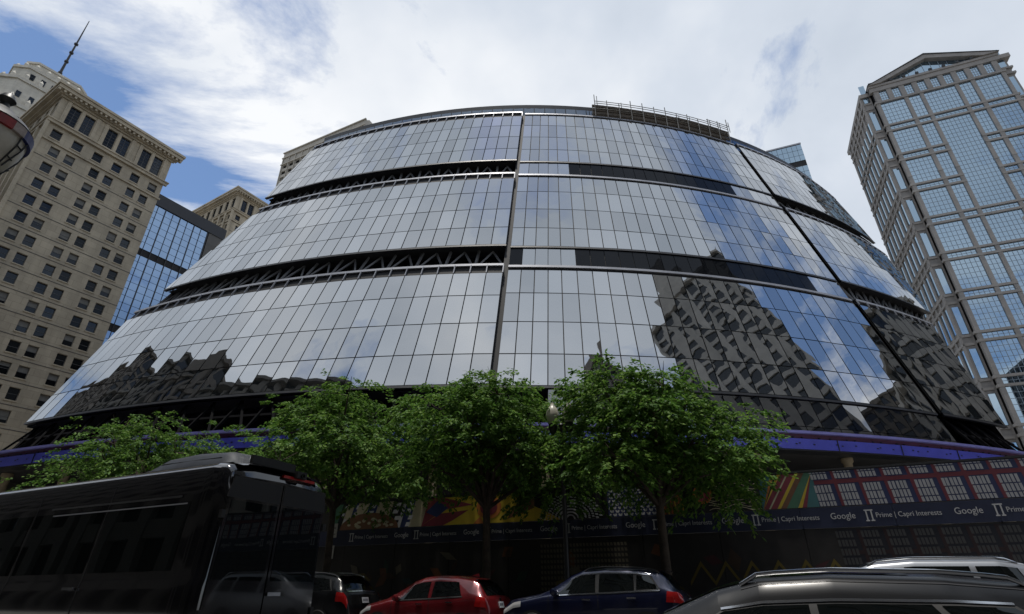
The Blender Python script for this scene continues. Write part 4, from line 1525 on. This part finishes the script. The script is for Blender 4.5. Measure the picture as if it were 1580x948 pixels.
# ---------------------------------------------------------------- vehicles
class Car:
    """a car body as a surface B(x, v): x from the front (0) to the rear (L), v from the sill (0) over belt (.4) and roof edge (.7) to the centre line (1)"""
    def __init__(s, L, W, sill, top, belt, plan, roofw, edge=0.09, bulge=0.0, x0=0.0):
        s.x0 = x0
        s.L, s.W, s.sill, s.top, s.belt, s.plan, s.roofw, s.edge, s.bulge = L, W / 2, sill, top, belt, plan, roofw, edge, bulge

    def knots(s, x):
        w = s.W * interp(s.plan, x)
        zt, zb = interp(s.top, x), interp(s.belt, x)
        zb = min(zb, zt - 0.03)
        g = max(0.0, min(1.0, (zt - zb) / 0.40))
        y4 = w * lerp(.84, s.roofw, g)
        z4 = lerp(zt - 0.02, zt - s.edge, g)
        sl = min(s.sill, zb - .1)
        hb = zb - sl
        return [(0.0, w * .90, sl), (.10, w * .985, sl + hb * .22), (.26, w * (1.0 + s.bulge), sl + hb * .60), (.36, w * .992, sl + hb * .90), (.40, w * .97, zb),
                (.55, lerp(w * .97, y4, .46), lerp(zb, z4, .5)), (.68, lerp(w * .97, y4, .95), lerp(zb, z4, .97)), (.74, y4 * .93, lerp(z4, zt, .45)), (.86, y4 * .58, zt - .012), (1.0, 0.0, zt)]

    def B(s, x, v, side=-1):
        k = s.knots(x)
        for i in range(len(k) - 1):
            if v <= k[i + 1][0] + 1e-9:
                t = (v - k[i][0]) / (k[i + 1][0] - k[i][0])
                return Vector((x, side * lerp(k[i][1], k[i + 1][1], t), lerp(k[i][2], k[i + 1][2], t)))
        return Vector((x, 0, k[-1][2]))

    def Nrm(s, x, v, side=-1):
        e = 0.02
        a = s.B(min(s.L, x + e), v, side) - s.B(max(s.x0, x - e), v, side)
        b = s.B(x, min(1, v + e), side) - s.B(x, max(0, v - e), side)
        n = a.cross(b)
        if n.length < 1e-9:
            return Vector((0, side, 0))
        n.normalize()
        c = Vector((0, side * 0.5, 0.6))
        return n if n.dot(c) > 0 else -n

    def body(s, m, par, nx=64):
        mb = MB()
        vv = [0, .05, .10, .18, .26, .31, .36, .40, .475, .55, .615, .68, .71, .74, .80, .86, .93, 1.0]
        vv = [(v, -1) for v in vv] + [(v, 1) for v in vv[-2::-1]]
        xs = [s.x0 + (s.L - s.x0) * (0.5 - 0.5 * math.cos(math.pi * i / nx)) for i in range(nx + 1)]
        xs = sorted(set(xs + [x for x, _ in s.top] + [x for x, _ in s.belt]))
        xs = [x for x in xs if s.x0 <= x <= s.L]
        o = 0
        n = len(vv)
        for x in xs:
            for v, sd in vv:
                mb.v.append(tuple(s.B(x, v, sd)))
        for i in range(len(xs) - 1):
            for j in range(n - 1):
                mb.f.append((i * n + j, (i + 1) * n + j, (i + 1) * n + j + 1, i * n + j + 1))
            mb.f.append((i * n + n - 1, (i + 1) * n + n - 1, (i + 1) * n, i * n))
        mb.f.append(tuple(range(n)))
        mb.f.append(tuple((len(xs) - 1) * n + j for j in reversed(range(n))))
        return mb.build('body', m, par, smooth='all')

    def patch(s, nm, m, par, xa, xb, v0, v1, off=0.008, nu=12, nv=6, side=-1, both=False):
        """a thin sheet lying on the body; xa, xb give its ends (numbers, or functions of 0..1 across)"""
        fa = xa if callable(xa) else (lambda t: xa)
        fb = xb if callable(xb) else (lambda t: xb)
        mb = MB()
        def P(u, t):
            if both:
                w = t * 2 - 1
                sd = -1 if w < 0 else 1
                v = lerp(v1, v0, abs(w))
                tt = abs(w)
            else:
                sd, v, tt = side, lerp(v0, v1, t), t
            x = lerp(fa(tt), fb(tt), u)
            return s.B(x, v, sd) + s.Nrm(x, v, sd) * off
        mb.grid(P, nu, nv * (2 if both else 1))
        return mb.build(nm, m, par, smooth='all')


WHEEL = {}


def wheel(par, x, y, r, w=0.22):
    key = round(r, 2)
    if key not in WHEEL:
        ty = MB().lathe([(r * .62, -w / 2), (r * .93, -w / 2), (r, -w * .35), (r, w * .35), (r * .93, w / 2), (r * .62, w / 2)], 28, axis='y').mesh('tyre', 'tyre_rubber', True)
        rm_ = MB().lathe([(r * .64, -w * .46), (r * .60, -w * .40), (r * .56, -w * .1), (r * .56, w * .4)], 28, axis='y')
        for k in range(5):
            th = k * 2 * math.pi / 5
            rm_.bar((0, -w * .38, 0), (math.cos(th) * r * .60, -w * .42, math.sin(th) * r * .60), 0.07, 0.03, (0, 1, 0))
        rm_.lathe([(0.0, -w * .46), (.06, -w * .45), (.07, -w * .3)], 12, axis='y')
        WHEEL[key] = (ty, rm_.mesh('rim', 'rim_metal', True))
    o = bpy.data.objects.new('wheel', WHEEL[key][0])
    COL.objects.link(o)
    o.parent = par
    o.location = (x, y, r)
    if y > 0:
        o.rotation_euler = (0, 0, math.pi)
    put('rim', WHEEL[key][1], o)
    return o


def car_common(t, c, wx, wr, paint, plate=True):
    for x in wx:
        for sd in (-1, 1):
            wheel(t, x, sd * (c.W - .08), wr)
            k = MB()
            n = 18
            y = sd * (c.W * 1.004 + .004)
            ins = [(x + (wr + .05) * math.cos(math.pi * i / n), y, wr + (wr + .05) * math.sin(math.pi * i / n)) for i in range(n + 1)]
            k.poly([(x + wr + .05, y, .16)] + ins + [(x - wr - .05, y, .16)])
            k.build('wheel_arch', 'plastic_black', t)


def mirror(t, x, y, z, m, s=1.0):
    sd = -1 if y < 0 else 1
    mb = MB().lathe([(0.0, -.13 * s), (.06 * s, -.12 * s), (.085 * s, -.04 * s), (.08 * s, .06 * s), (.03 * s, .13 * s), (0, .13 * s)], 10, (x, y + sd * .13 * s, z + .06), axis='y')
    mb.bar((x, y, z), (x, y + sd * .1, z + .04), .05, .04)
    return mb.build('mirror', m, t, smooth=True)


def rails(t, c, xa, xb, m, v=.735, h=.055, r=.018):
    for sd in (-1, 1):
        pts = []
        n = 14
        for i in range(n + 1):
            u = i / n
            x = lerp(xa, xb, u)
            e = min(u, 1 - u)
            pts.append(c.B(x, v, sd) + Vector((0, 0, h * min(1, e / .08) + .004)))
        MB().tube(pts, r, 8).build('roof_rail', m, t, smooth=True)


def plate(t, x, z, w=.30, h=.15, tilt=0.0):
    o = MB().box(-.008, .008, -w / 2, w / 2, -h / 2, h / 2).build('number_plate', 'plate_white', t)
    o.location = (x, 0, z)
    o.rotation_euler = (0, tilt, 0)
    for k in range(5):
        q = MB().box(.009, .011, -.11 + k * .045, -.085 + k * .045, -.03, .035).build('plate_character', 'hoarding_navy', o)
    return o


ROW = -0.0
def car_at(name, label, cat, afront, bmid, yaw=0.0):
    p = ab(afront, bmid, 0.004)
    return thing(name, label, cat, p, STREET_YAW + yaw)


# red hatchback
c = Car(4.15, 1.78, .26, [(0, .52), (.05, .70), (.25, .86), (.95, 1.02), (1.25, 1.17), (1.75, 1.46), (2.05, 1.545), (2.5, 1.575), (3.1, 1.55), (3.55, 1.48), (3.72, 1.40), (3.92, 1.12), (4.02, 1.00), (4.10, .80), (4.15, .5)],
        [(0, .6), (.4, .80), (1.1, .93), (2.5, .985), (3.6, 1.05), (4.0, 1.02), (4.15, .8)], [(0, .62), (.12, .82), (.45, .95), (1.0, 1.0), (3.3, 1.0), (3.85, .94), (4.08, .84), (4.15, .72)], .70, .10)
t = car_at('hatchback', 'red hatchback parked beside the middle street tree', 'car', 10.75, 15.0)
c.body('paint_red', t)
car_common(t, c, (.82, 3.35), .32, 'paint_red')
c.patch('windscreen', 'car_glass', t, lambda q: 1.12 + .10 * q, lambda q: 1.92 + .12 * q, .76, 1.0, both=True)
c.patch('rear_window', 'car_glass', t, lambda q: 3.68 - .03 * q, lambda q: 3.95, .74, 1.0, both=True)
for sd in (-1, 1):
    c.patch('side_window', 'car_glass', t, lambda q: 1.38 + .42 * q, lambda q: 2.33 - .02 * q, .425, .655, side=sd)
    c.patch('side_window', 'car_glass', t, lambda q: 2.43 + .0 * q, lambda q: 3.32 - .16 * q, .43, .65, side=sd)
    c.patch('tail_lamp', 'lamp_red', t, lambda q: 3.70 + .06 * q, lambda q: 4.03 - .08 * q, .30, .415, .012, side=sd)
    c.patch('head_lamp', 'lamp_clear', t, .10, .55, .33, .40, .01, side=sd)
    c.patch('door_gap', 'joint_black', t, 2.375, 2.39, .06, .42, .004, 1, 8, side=sd)
    c.patch('door_gap', 'joint_black', t, 1.22, 1.235, .06, .40, .004, 1, 8, side=sd)
    c.patch('belt_trim', 'plastic_black', t, 1.35, 3.35, .40, .42, .010, 20, 1, side=sd)
    for hx in (2.1, 3.0):
        MB().bar(c.B(hx, .35, sd) + Vector((-.09, sd * .02, 0)), c.B(hx, .35, sd) + Vector((.09, sd * .02, 0)), .03, .03).build('door_handle', 'chrome', t)
    mirror(t, 1.42, sd * .84, .96, 'paint_red')
MB().grid(lambda u, v: Vector((lerp(3.55, 3.86, u), lerp(-.52, .52, v), lerp(1.475, 1.445, u) + .02 * (1 - (2 * v - 1) ** 2))), 4, 8).build('roof_spoiler', 'paint_red', t, smooth='all')
plate(t, 4.085, .86, tilt=-.3)
MB().lathe([(0, 0), (.05, 0), (.05, .012), (0, .014)], 14, (4.045, 0, .98), axis='x').build('badge', 'chrome', t)
MB().bar(c.B(3.955, 1.0) + Vector((.02, -.02, .01)), c.B(3.83, .86) + Vector((.02, 0, .02)), .02, .015).build('rear_wiper', 'plastic_black', t)
MB().add([(3.2, 0, 1.555), (3.42, .02, 1.53), (3.42, -.02, 1.53), (3.40, 0, 1.61)], ((0, 1, 3), (1, 2, 3), (2, 0, 3))).build('antenna_fin', 'paint_red', t)

# dark blue SUV
c = Car(4.62, 1.86, .32, [(0, .62), (.05, .85), (.25, 1.0), (1.05, 1.13), (1.3, 1.22), (1.85, 1.55), (2.15, 1.66), (2.7, 1.695), (3.5, 1.67), (4.0, 1.60), (4.12, 1.52), (4.36, 1.22), (4.48, 1.10), (4.58, .85), (4.62, .6)],
        [(0, .7), (.4, .92), (1.2, 1.06), (2.8, 1.11), (4.0, 1.17), (4.4, 1.14), (4.62, .9)], [(0, .68), (.12, .86), (.45, .96), (1.0, 1.0), (3.8, 1.0), (4.3, .95), (4.54, .86), (4.62, .76)], .72, .10)
t = car_at('suv', 'dark blue SUV with roof rails parked in front of the hoarding', 'car', 6.35, 15.0)
c.body('paint_navy', t)
car_common(t, c, (.92, 3.68), .36, 'paint_navy')
c.patch('windscreen', 'car_glass', t, lambda q: 1.2 + .10 * q, lambda q: 2.02 + .12 * q, .76, 1.0, both=True)
c.patch('rear_window', 'car_glass', t, lambda q: 4.08 - .03 * q, lambda q: 4.38, .74, 1.0, both=True)
for sd in (-1, 1):
    c.patch('pillar_darkener', 'plastic_black', t, lambda q: 1.45 + .44 * q, lambda q: 4.02 - .2 * q, .42, .66, .004, 24, 6, side=sd)  # added dark sheet, hides the pale sky reflection on the pillars
    c.patch('side_window', 'car_glass', t, lambda q: 1.48 + .45 * q, lambda q: 2.5 - .02 * q, .425, .655, .009, side=sd)
    c.patch('side_window', 'car_glass', t, lambda q: 2.58, lambda q: 3.42 - .02 * q, .43, .655, .009, side=sd)
    c.patch('side_window', 'car_glass', t, lambda q: 3.47, lambda q: 3.98 - .22 * q, .44, .645, .009, side=sd)
    c.patch('belt_trim', 'chrome', t, 1.45, 4.0, .402, .420, .010, 20, 1, side=sd)
    c.patch('window_trim', 'chrome', t, 1.95, 3.75, .662, .674, .010, 20, 1, side=sd)
    c.patch('tail_lamp', 'lamp_red', t, lambda q: 4.12 + .04 * q, lambda q: 4.52 - .06 * q, .31, .41, .014, side=sd)
    c.patch('head_lamp', 'lamp_clear', t, .10, .6, .33, .40, .01, side=sd)
    c.patch('door_gap', 'joint_black', t, 2.55, 2.565, .06, .42, .004, 1, 8, side=sd)
    c.patch('door_gap', 'joint_black', t, 1.32, 1.335, .06, .40, .004, 1, 8, side=sd)
    for hx in (2.28, 3.35):
        MB().bar(c.B(hx, .35, sd) + Vector((-.1, sd * .02, 0)), c.B(hx, .35, sd) + Vector((.1, sd * .02, 0)), .03, .03).build('door_handle', 'chrome', t)
    mirror(t, 1.52, sd * .88, 1.09, 'paint_navy', 1.1)
rails(t, c, 2.2, 4.0, 'plastic_black')
MB().grid(lambda u, v: Vector((lerp(3.95, 4.28, u), lerp(-.58, .58, v), lerp(1.60, 1.565, u) + .03 * (1 - (2 * v - 1) ** 2))), 4, 8).build('roof_spoiler', 'paint_navy', t, smooth='all')
plate(t, 4.56, .95, tilt=-.3)

# black SUV ahead of the hatchback, seen from behind
t = car_at('suv', 'black SUV seen from behind, between the van and the red hatchback', 'car', 15.6, 15.0)
c.body('paint_charcoal', t)
car_common(t, c, (.92, 3.68), .36, 'paint_charcoal')
c.patch('windscreen', 'car_glass', t, lambda q: 1.2 + .10 * q, lambda q: 2.02 + .12 * q, .76, 1.0, both=True)
c.patch('rear_window', 'car_glass', t, lambda q: 4.08 - .03 * q, lambda q: 4.38, .74, 1.0, both=True)
c.patch('window_trim', 'chrome', t, 4.385, 4.41, .74, 1.0, .012, 1, 10, both=True)
for sd in (-1, 1):
    c.patch('pillar_darkener', 'plastic_black', t, lambda q: 1.45 + .44 * q, lambda q: 4.02 - .2 * q, .42, .66, .004, 24, 6, side=sd)  # added sheet, darkens pillars that would mirror the sky
    c.patch('side_window', 'car_glass', t, lambda q: 1.48 + .45 * q, lambda q: 2.5 - .02 * q, .425, .655, .009, side=sd)
    c.patch('side_window', 'car_glass', t, lambda q: 2.58, lambda q: 3.98 - .22 * q, .43, .655, .009, side=sd)
    c.patch('tail_lamp', 'lamp_red', t, 4.2, 4.55, .30, .40, .012, side=sd)
    mirror(t, 1.52, sd * .88, 1.09, 'paint_charcoal', 1.1)
MB().box(4.60, 4.66, -.75, .75, .52, .60).build('bumper_trim', 'chrome', t)
rails(t, c, 2.2, 4.0, 'chrome')
plate(t, 4.575, .95, tilt=-.3)
MB().grid(lambda u, v: Vector((lerp(3.95, 4.28, u), lerp(-.58, .58, v), lerp(1.60, 1.565, u) + .03 * (1 - (2 * v - 1) ** 2))), 4, 8).build('roof_spoiler', 'paint_charcoal', t, smooth='all')

# silver minivan at the right end of the parked row
c = Car(4.95, 1.95, .30, [(0, .6), (.06, .8), (.3, .98), (.9, 1.14), (1.2, 1.28), (1.8, 1.62), (2.1, 1.72), (2.8, 1.77), (4.2, 1.75), (4.6, 1.68), (4.75, 1.5), (4.88, 1.1), (4.95, .6)],
        [(0, .7), (.4, .9), (1.2, 1.06), (4.6, 1.14), (4.95, .9)], [(0, .7), (.15, .88), (.5, .97), (1, 1), (4.4, 1.0), (4.8, .93), (4.95, .84)], .74, .10)
t = car_at('minivan', 'silver-roofed minivan with rails parked at the right end of the row', 'car', 0.1, 15.0)
c.body('paint_silver', t)
car_common(t, c, (.95, 3.9), .35, 'paint_silver')
c.patch('windscreen', 'car_glass', t, lambda q: 1.1 + .10 * q, lambda q: 1.95 + .12 * q, .76, 1.0, both=True)
c.patch('rear_window', 'car_glass', t, lambda q: 4.66, lambda q: 4.86, .74, 1.0, both=True)
for sd in (-1, 1):
    c.patch('side_window', 'car_glass', t, lambda q: 1.42 + .42 * q, lambda q: 2.45, .425, .655, side=sd)
    c.patch('side_window', 'car_glass', t, lambda q: 2.62, lambda q: 3.7, .425, .655, side=sd)
    c.patch('side_window', 'car_glass', t, lambda q: 3.80, lambda q: 4.55 - .1 * q, .425, .655, side=sd)
    c.patch('tail_lamp', 'lamp_red', t, 4.7, 4.9, .34, .55, .012, side=sd)
    mirror(t, 1.45, sd * .92, 1.08, 'paint_silver', 1.1)
rails(t, c, 2.0, 4.5, 'chrome')
plate(t, 4.93, .9)

# dark wagon close to the camera, lower right
c = Car(4.85, 1.86, .20, [(0, .45), (.06, .60), (.3, .73), (1.15, .87), (1.4, .95), (2.0, 1.20), (2.35, 1.285), (2.9, 1.31), (3.7, 1.285), (4.2, 1.23), (4.45, 1.10), (4.7, .9), (4.85, .5)],
        [(0, .5), (.4, .68), (1.2, .81), (2.8, .85), (4.3, .89), (4.85, .7)], [(0, .66), (.12, .84), (.5, .96), (1.0, 1.0), (3.9, 1.0), (4.5, .93), (4.85, .76)], .74, .09)
t = car_at('station_wagon', 'dark station wagon with roof rails close in the lower right corner', 'car', 2.45, 6.35)
c.body('paint_charcoal', t, 90)
car_common(t, c, (.9, 3.75), .33, 'paint_charcoal')
c.patch('windscreen', 'car_glass', t, lambda q: 1.3 + .10 * q, lambda q: 2.2 + .12 * q, .76, 1.0, both=True)
c.patch('rear_window', 'car_glass', t, 4.3, lambda q: 4.68, .74, 1.0, both=True)
c.patch('sunroof', 'car_glass', t, 2.45, 3.5, .80, 1.0, .006, both=True)
for sd in (-1, 1):
    c.patch('pillar_darkener', 'plastic_black', t, lambda q: 1.60 + .42 * q, lambda q: 4.26 - .2 * q, .415, .575, .004, 24, 6, side=sd)  # added black sheet, keeps sky sheen off the pillar paint
    c.patch('side_window', 'car_glass', t, lambda q: 1.64 + .40 * q, lambda q: 2.70, .425, .565, .009, side=sd)
    c.patch('side_window', 'car_glass', t, lambda q: 2.76, lambda q: 3.64 - .1 * q, .425, .565, .009, side=sd)
    c.patch('side_window', 'car_glass', t, lambda q: 3.70 - .1 * q, lambda q: 4.22 - .18 * q, .435, .560, .009, side=sd)
    c.patch('window_trim', 'chrome', t, lambda q: 2.02, 4.05, .577, .592, .012, 24, 1, side=sd)
    c.patch('roof_seam', 'joint_black', t, 2.2, 4.3, .690, .697, .006, 24, 1, side=sd)
    c.patch('belt_trim', 'chrome', t, 1.6, 4.2, .402, .418, .010, 24, 1, side=sd)
    c.patch('tail_lamp', 'lamp_red', t, 4.4, 4.78, .32, .41, .012, side=sd)
    mirror(t, 1.62, sd * .88, .83, 'paint_charcoal', 1.1)
rails(t, c, 2.2, 4.25, 'chrome', h=.05, r=.016)
plate(t, 4.82, .85)

# black passenger van
c = Car(6.9, 2.16, .30, [(-1.3, .7), (-1.22, 1.0), (-.8, 1.2), (-.3, 1.45), (.4, 2.35), (.7, 2.6), (1.1, 2.76), (6.6, 2.80), (6.78, 2.77), (6.86, 2.70), (6.90, 2.58)],
        [(-1.3, .8), (-.8, 1.1), (-.1, 1.25), (6.9, 1.30)], [(-1.3, .75), (-1.1, .9), (-.5, 1.0), (6.55, 1.0), (6.75, .985), (6.84, .955), (6.90, .90)], .90, .13, x0=-1.3)
VY = -24.5
t = thing('passenger_van', 'black passenger van seen from its rear left corner, with an air unit on its roof', 'van', (-9.68, 11.25, 0.004), R_(VY))
c.body('paint_black', t, 110)
car_common(t, c, (-.3, 5.0), .36, 'paint_black')
for sd in (-1, 1):
    c.patch('side_window', 'car_glass', t, lambda q: .45 + .30 * q, 2.75, .42, .60, .006, side=sd)
    c.patch('side_window', 'car_glass', t, 2.85, 4.55, .42, .60, .006, 16, 6, side=sd)
    c.patch('side_window', 'car_glass', t, 4.65, 6.35, .42, .60, .006, 16, 6, side=sd)
    c.patch('side_stripe', 'chrome', t, 3.2, 6.15, .612, .618, .012, 24, 1, side=sd)
    c.patch('gutter_trim', 'coping_metal', t, 1.0, 6.70, .700, .712, .010, 40, 1, side=sd)
    for gx in (2.80, 4.60):
        c.patch('door_gap', 'joint_black', t, gx, gx + .015, .06, .66, .004, 1, 12, side=sd)
    c.patch('side_moulding', 'plastic_black', t, -.1, 6.7, .20, .25, .014, 30, 1, side=sd)
    c.patch('fuel_flap', 'unit_plastic', t, 2.3, 2.5, .30, .36, .006, 3, 3, side=sd)
    c.patch('side_stripe', 'coping_metal', t, 3.3, 6.3, .593, .5965, .012, 24, 1, side=sd)
    MB().bar(c.B(4.45, .36, sd) + Vector((-.12, sd * .03, 0)), c.B(4.45, .36, sd) + Vector((.12, sd * .03, 0)), .03, .035).build('door_handle', 'chrome', t)
    c.patch('tail_lamp', 'lamp_red', t, 6.80, 6.88, .10, .20, .006, side=sd)
c.patch('windscreen', 'car_glass', t, lambda q: -.28 + .06 * q, lambda q: .65 + .05 * q, .76, 1.0, both=True)
# rear doors: glass, frames, handle, trim, lamp strip, camera
def rear_quad(nm, m, y0, y1, z0, z1, x, tumble=.06, th=.012, par=None):
    vs = [(x, y0, z0), (x, y1, z0), (x, y1 * (1 - tumble), z1), (x, y0 * (1 - tumble), z1)]
    return MB().add(vs + [(p[0] - th, p[1], p[2]) for p in vs], PF).build(nm, m, par or t)
for y0, y1 in ((-.95, -.012), (.012, .95)):
    d = rear_quad('rear_door', 'paint_black', y0, y1, .50, 2.56, 6.925)
    s_ = 1 if y1 > .1 else -1
    rear_quad('door_window', 'car_glass', y0 + .05, y1 - .05, 1.28, 2.24, 6.931, par=d)
    rear_quad('door_header', 'plastic_black', y0 + .02, y1 - .02, 2.27, 2.54, 6.930, par=d)
    for zz in (.85, 2.0):
        MB().box(6.90, 6.95, s_ * .945 - .03, s_ * .945 + .03, zz, zz + .10).build('hinge', 'plastic_black', d)
MB().bar((6.945, .03, 1.12), (6.945, .26, 1.12), .035, .045).build('door_handle', 'chrome', t)
n = 20
MB().tube([(6.955 + .02 * (1 - (2 * i / n - 1) ** 2), lerp(-.93, .93, i / n), .66 + .12 * abs(2 * i / n - 1) ** 3) for i in range(n + 1)], .012, 6).build('chrome_strip', 'chrome', t, smooth=True)
MB().box(6.86, 7.06, -.96, .96, .34, .56).build('rear_bumper', 'plastic_black', t)
MB().box(6.87, 6.915, -.02, .62, 2.655, 2.695).build('brake_lamp', 'lamp_red', t)
cm = MB().box(6.78, 6.98, .17, .37, 2.68, 2.78).build('rear_camera', 'plastic_black', t)
MB().lathe([(0, 0), (.03, 0), (.035, .03), (.02, .04)], 10, (6.975, .27, 2.72), axis='x').build('lens', 'car_glass', cm)
# a spoiler lip that rounds the rear edge of the roof
MB().grid(lambda u, v: Vector((lerp(6.55, 6.93, u), lerp(-.80, .80, v), 2.805 - .03 * u * u * 2 - .05 * (2 * v - 1) ** 4)), 6, 14).build('roof_lip', 'paint_black', t, smooth='all')
# roof air unit
def unit(x0, x1, y0, y1, z0, h):
    mb = MB()
    k = [(0.0, 0.0), (.10, .50), (.22, .80), (.5, .98)]
    def P(u, v):
        e = min(u, 1 - u) * 2
        fx = interp([(0, 0), (.12, .45), (.28, .85), (1, 1)], e)
        w = min(v, 1 - v) * 2
        fy = interp([(0, 0), (.10, .55), (.25, .90), (1, 1)], w)
        return Vector((lerp(x0, x1, u), lerp(y0, y1, v), z0 + h * min(fx, 1) * fy))
    mb.grid(P, 26, 18)
    return mb
au = unit(4.75, 6.62, -.72, .72, 2.78, .27).build('roof_air_unit', 'unit_plastic', t, smooth='all')
MB().bar((5.0, -.66, 2.88), (6.3, -.66, 2.88), .012, .016).build('air_unit_trim', 'chrome', au)
MB().box(6.60, 6.66, -.42, .42, 2.82, 2.94).build('air_unit_grille', 'plastic_black', au)
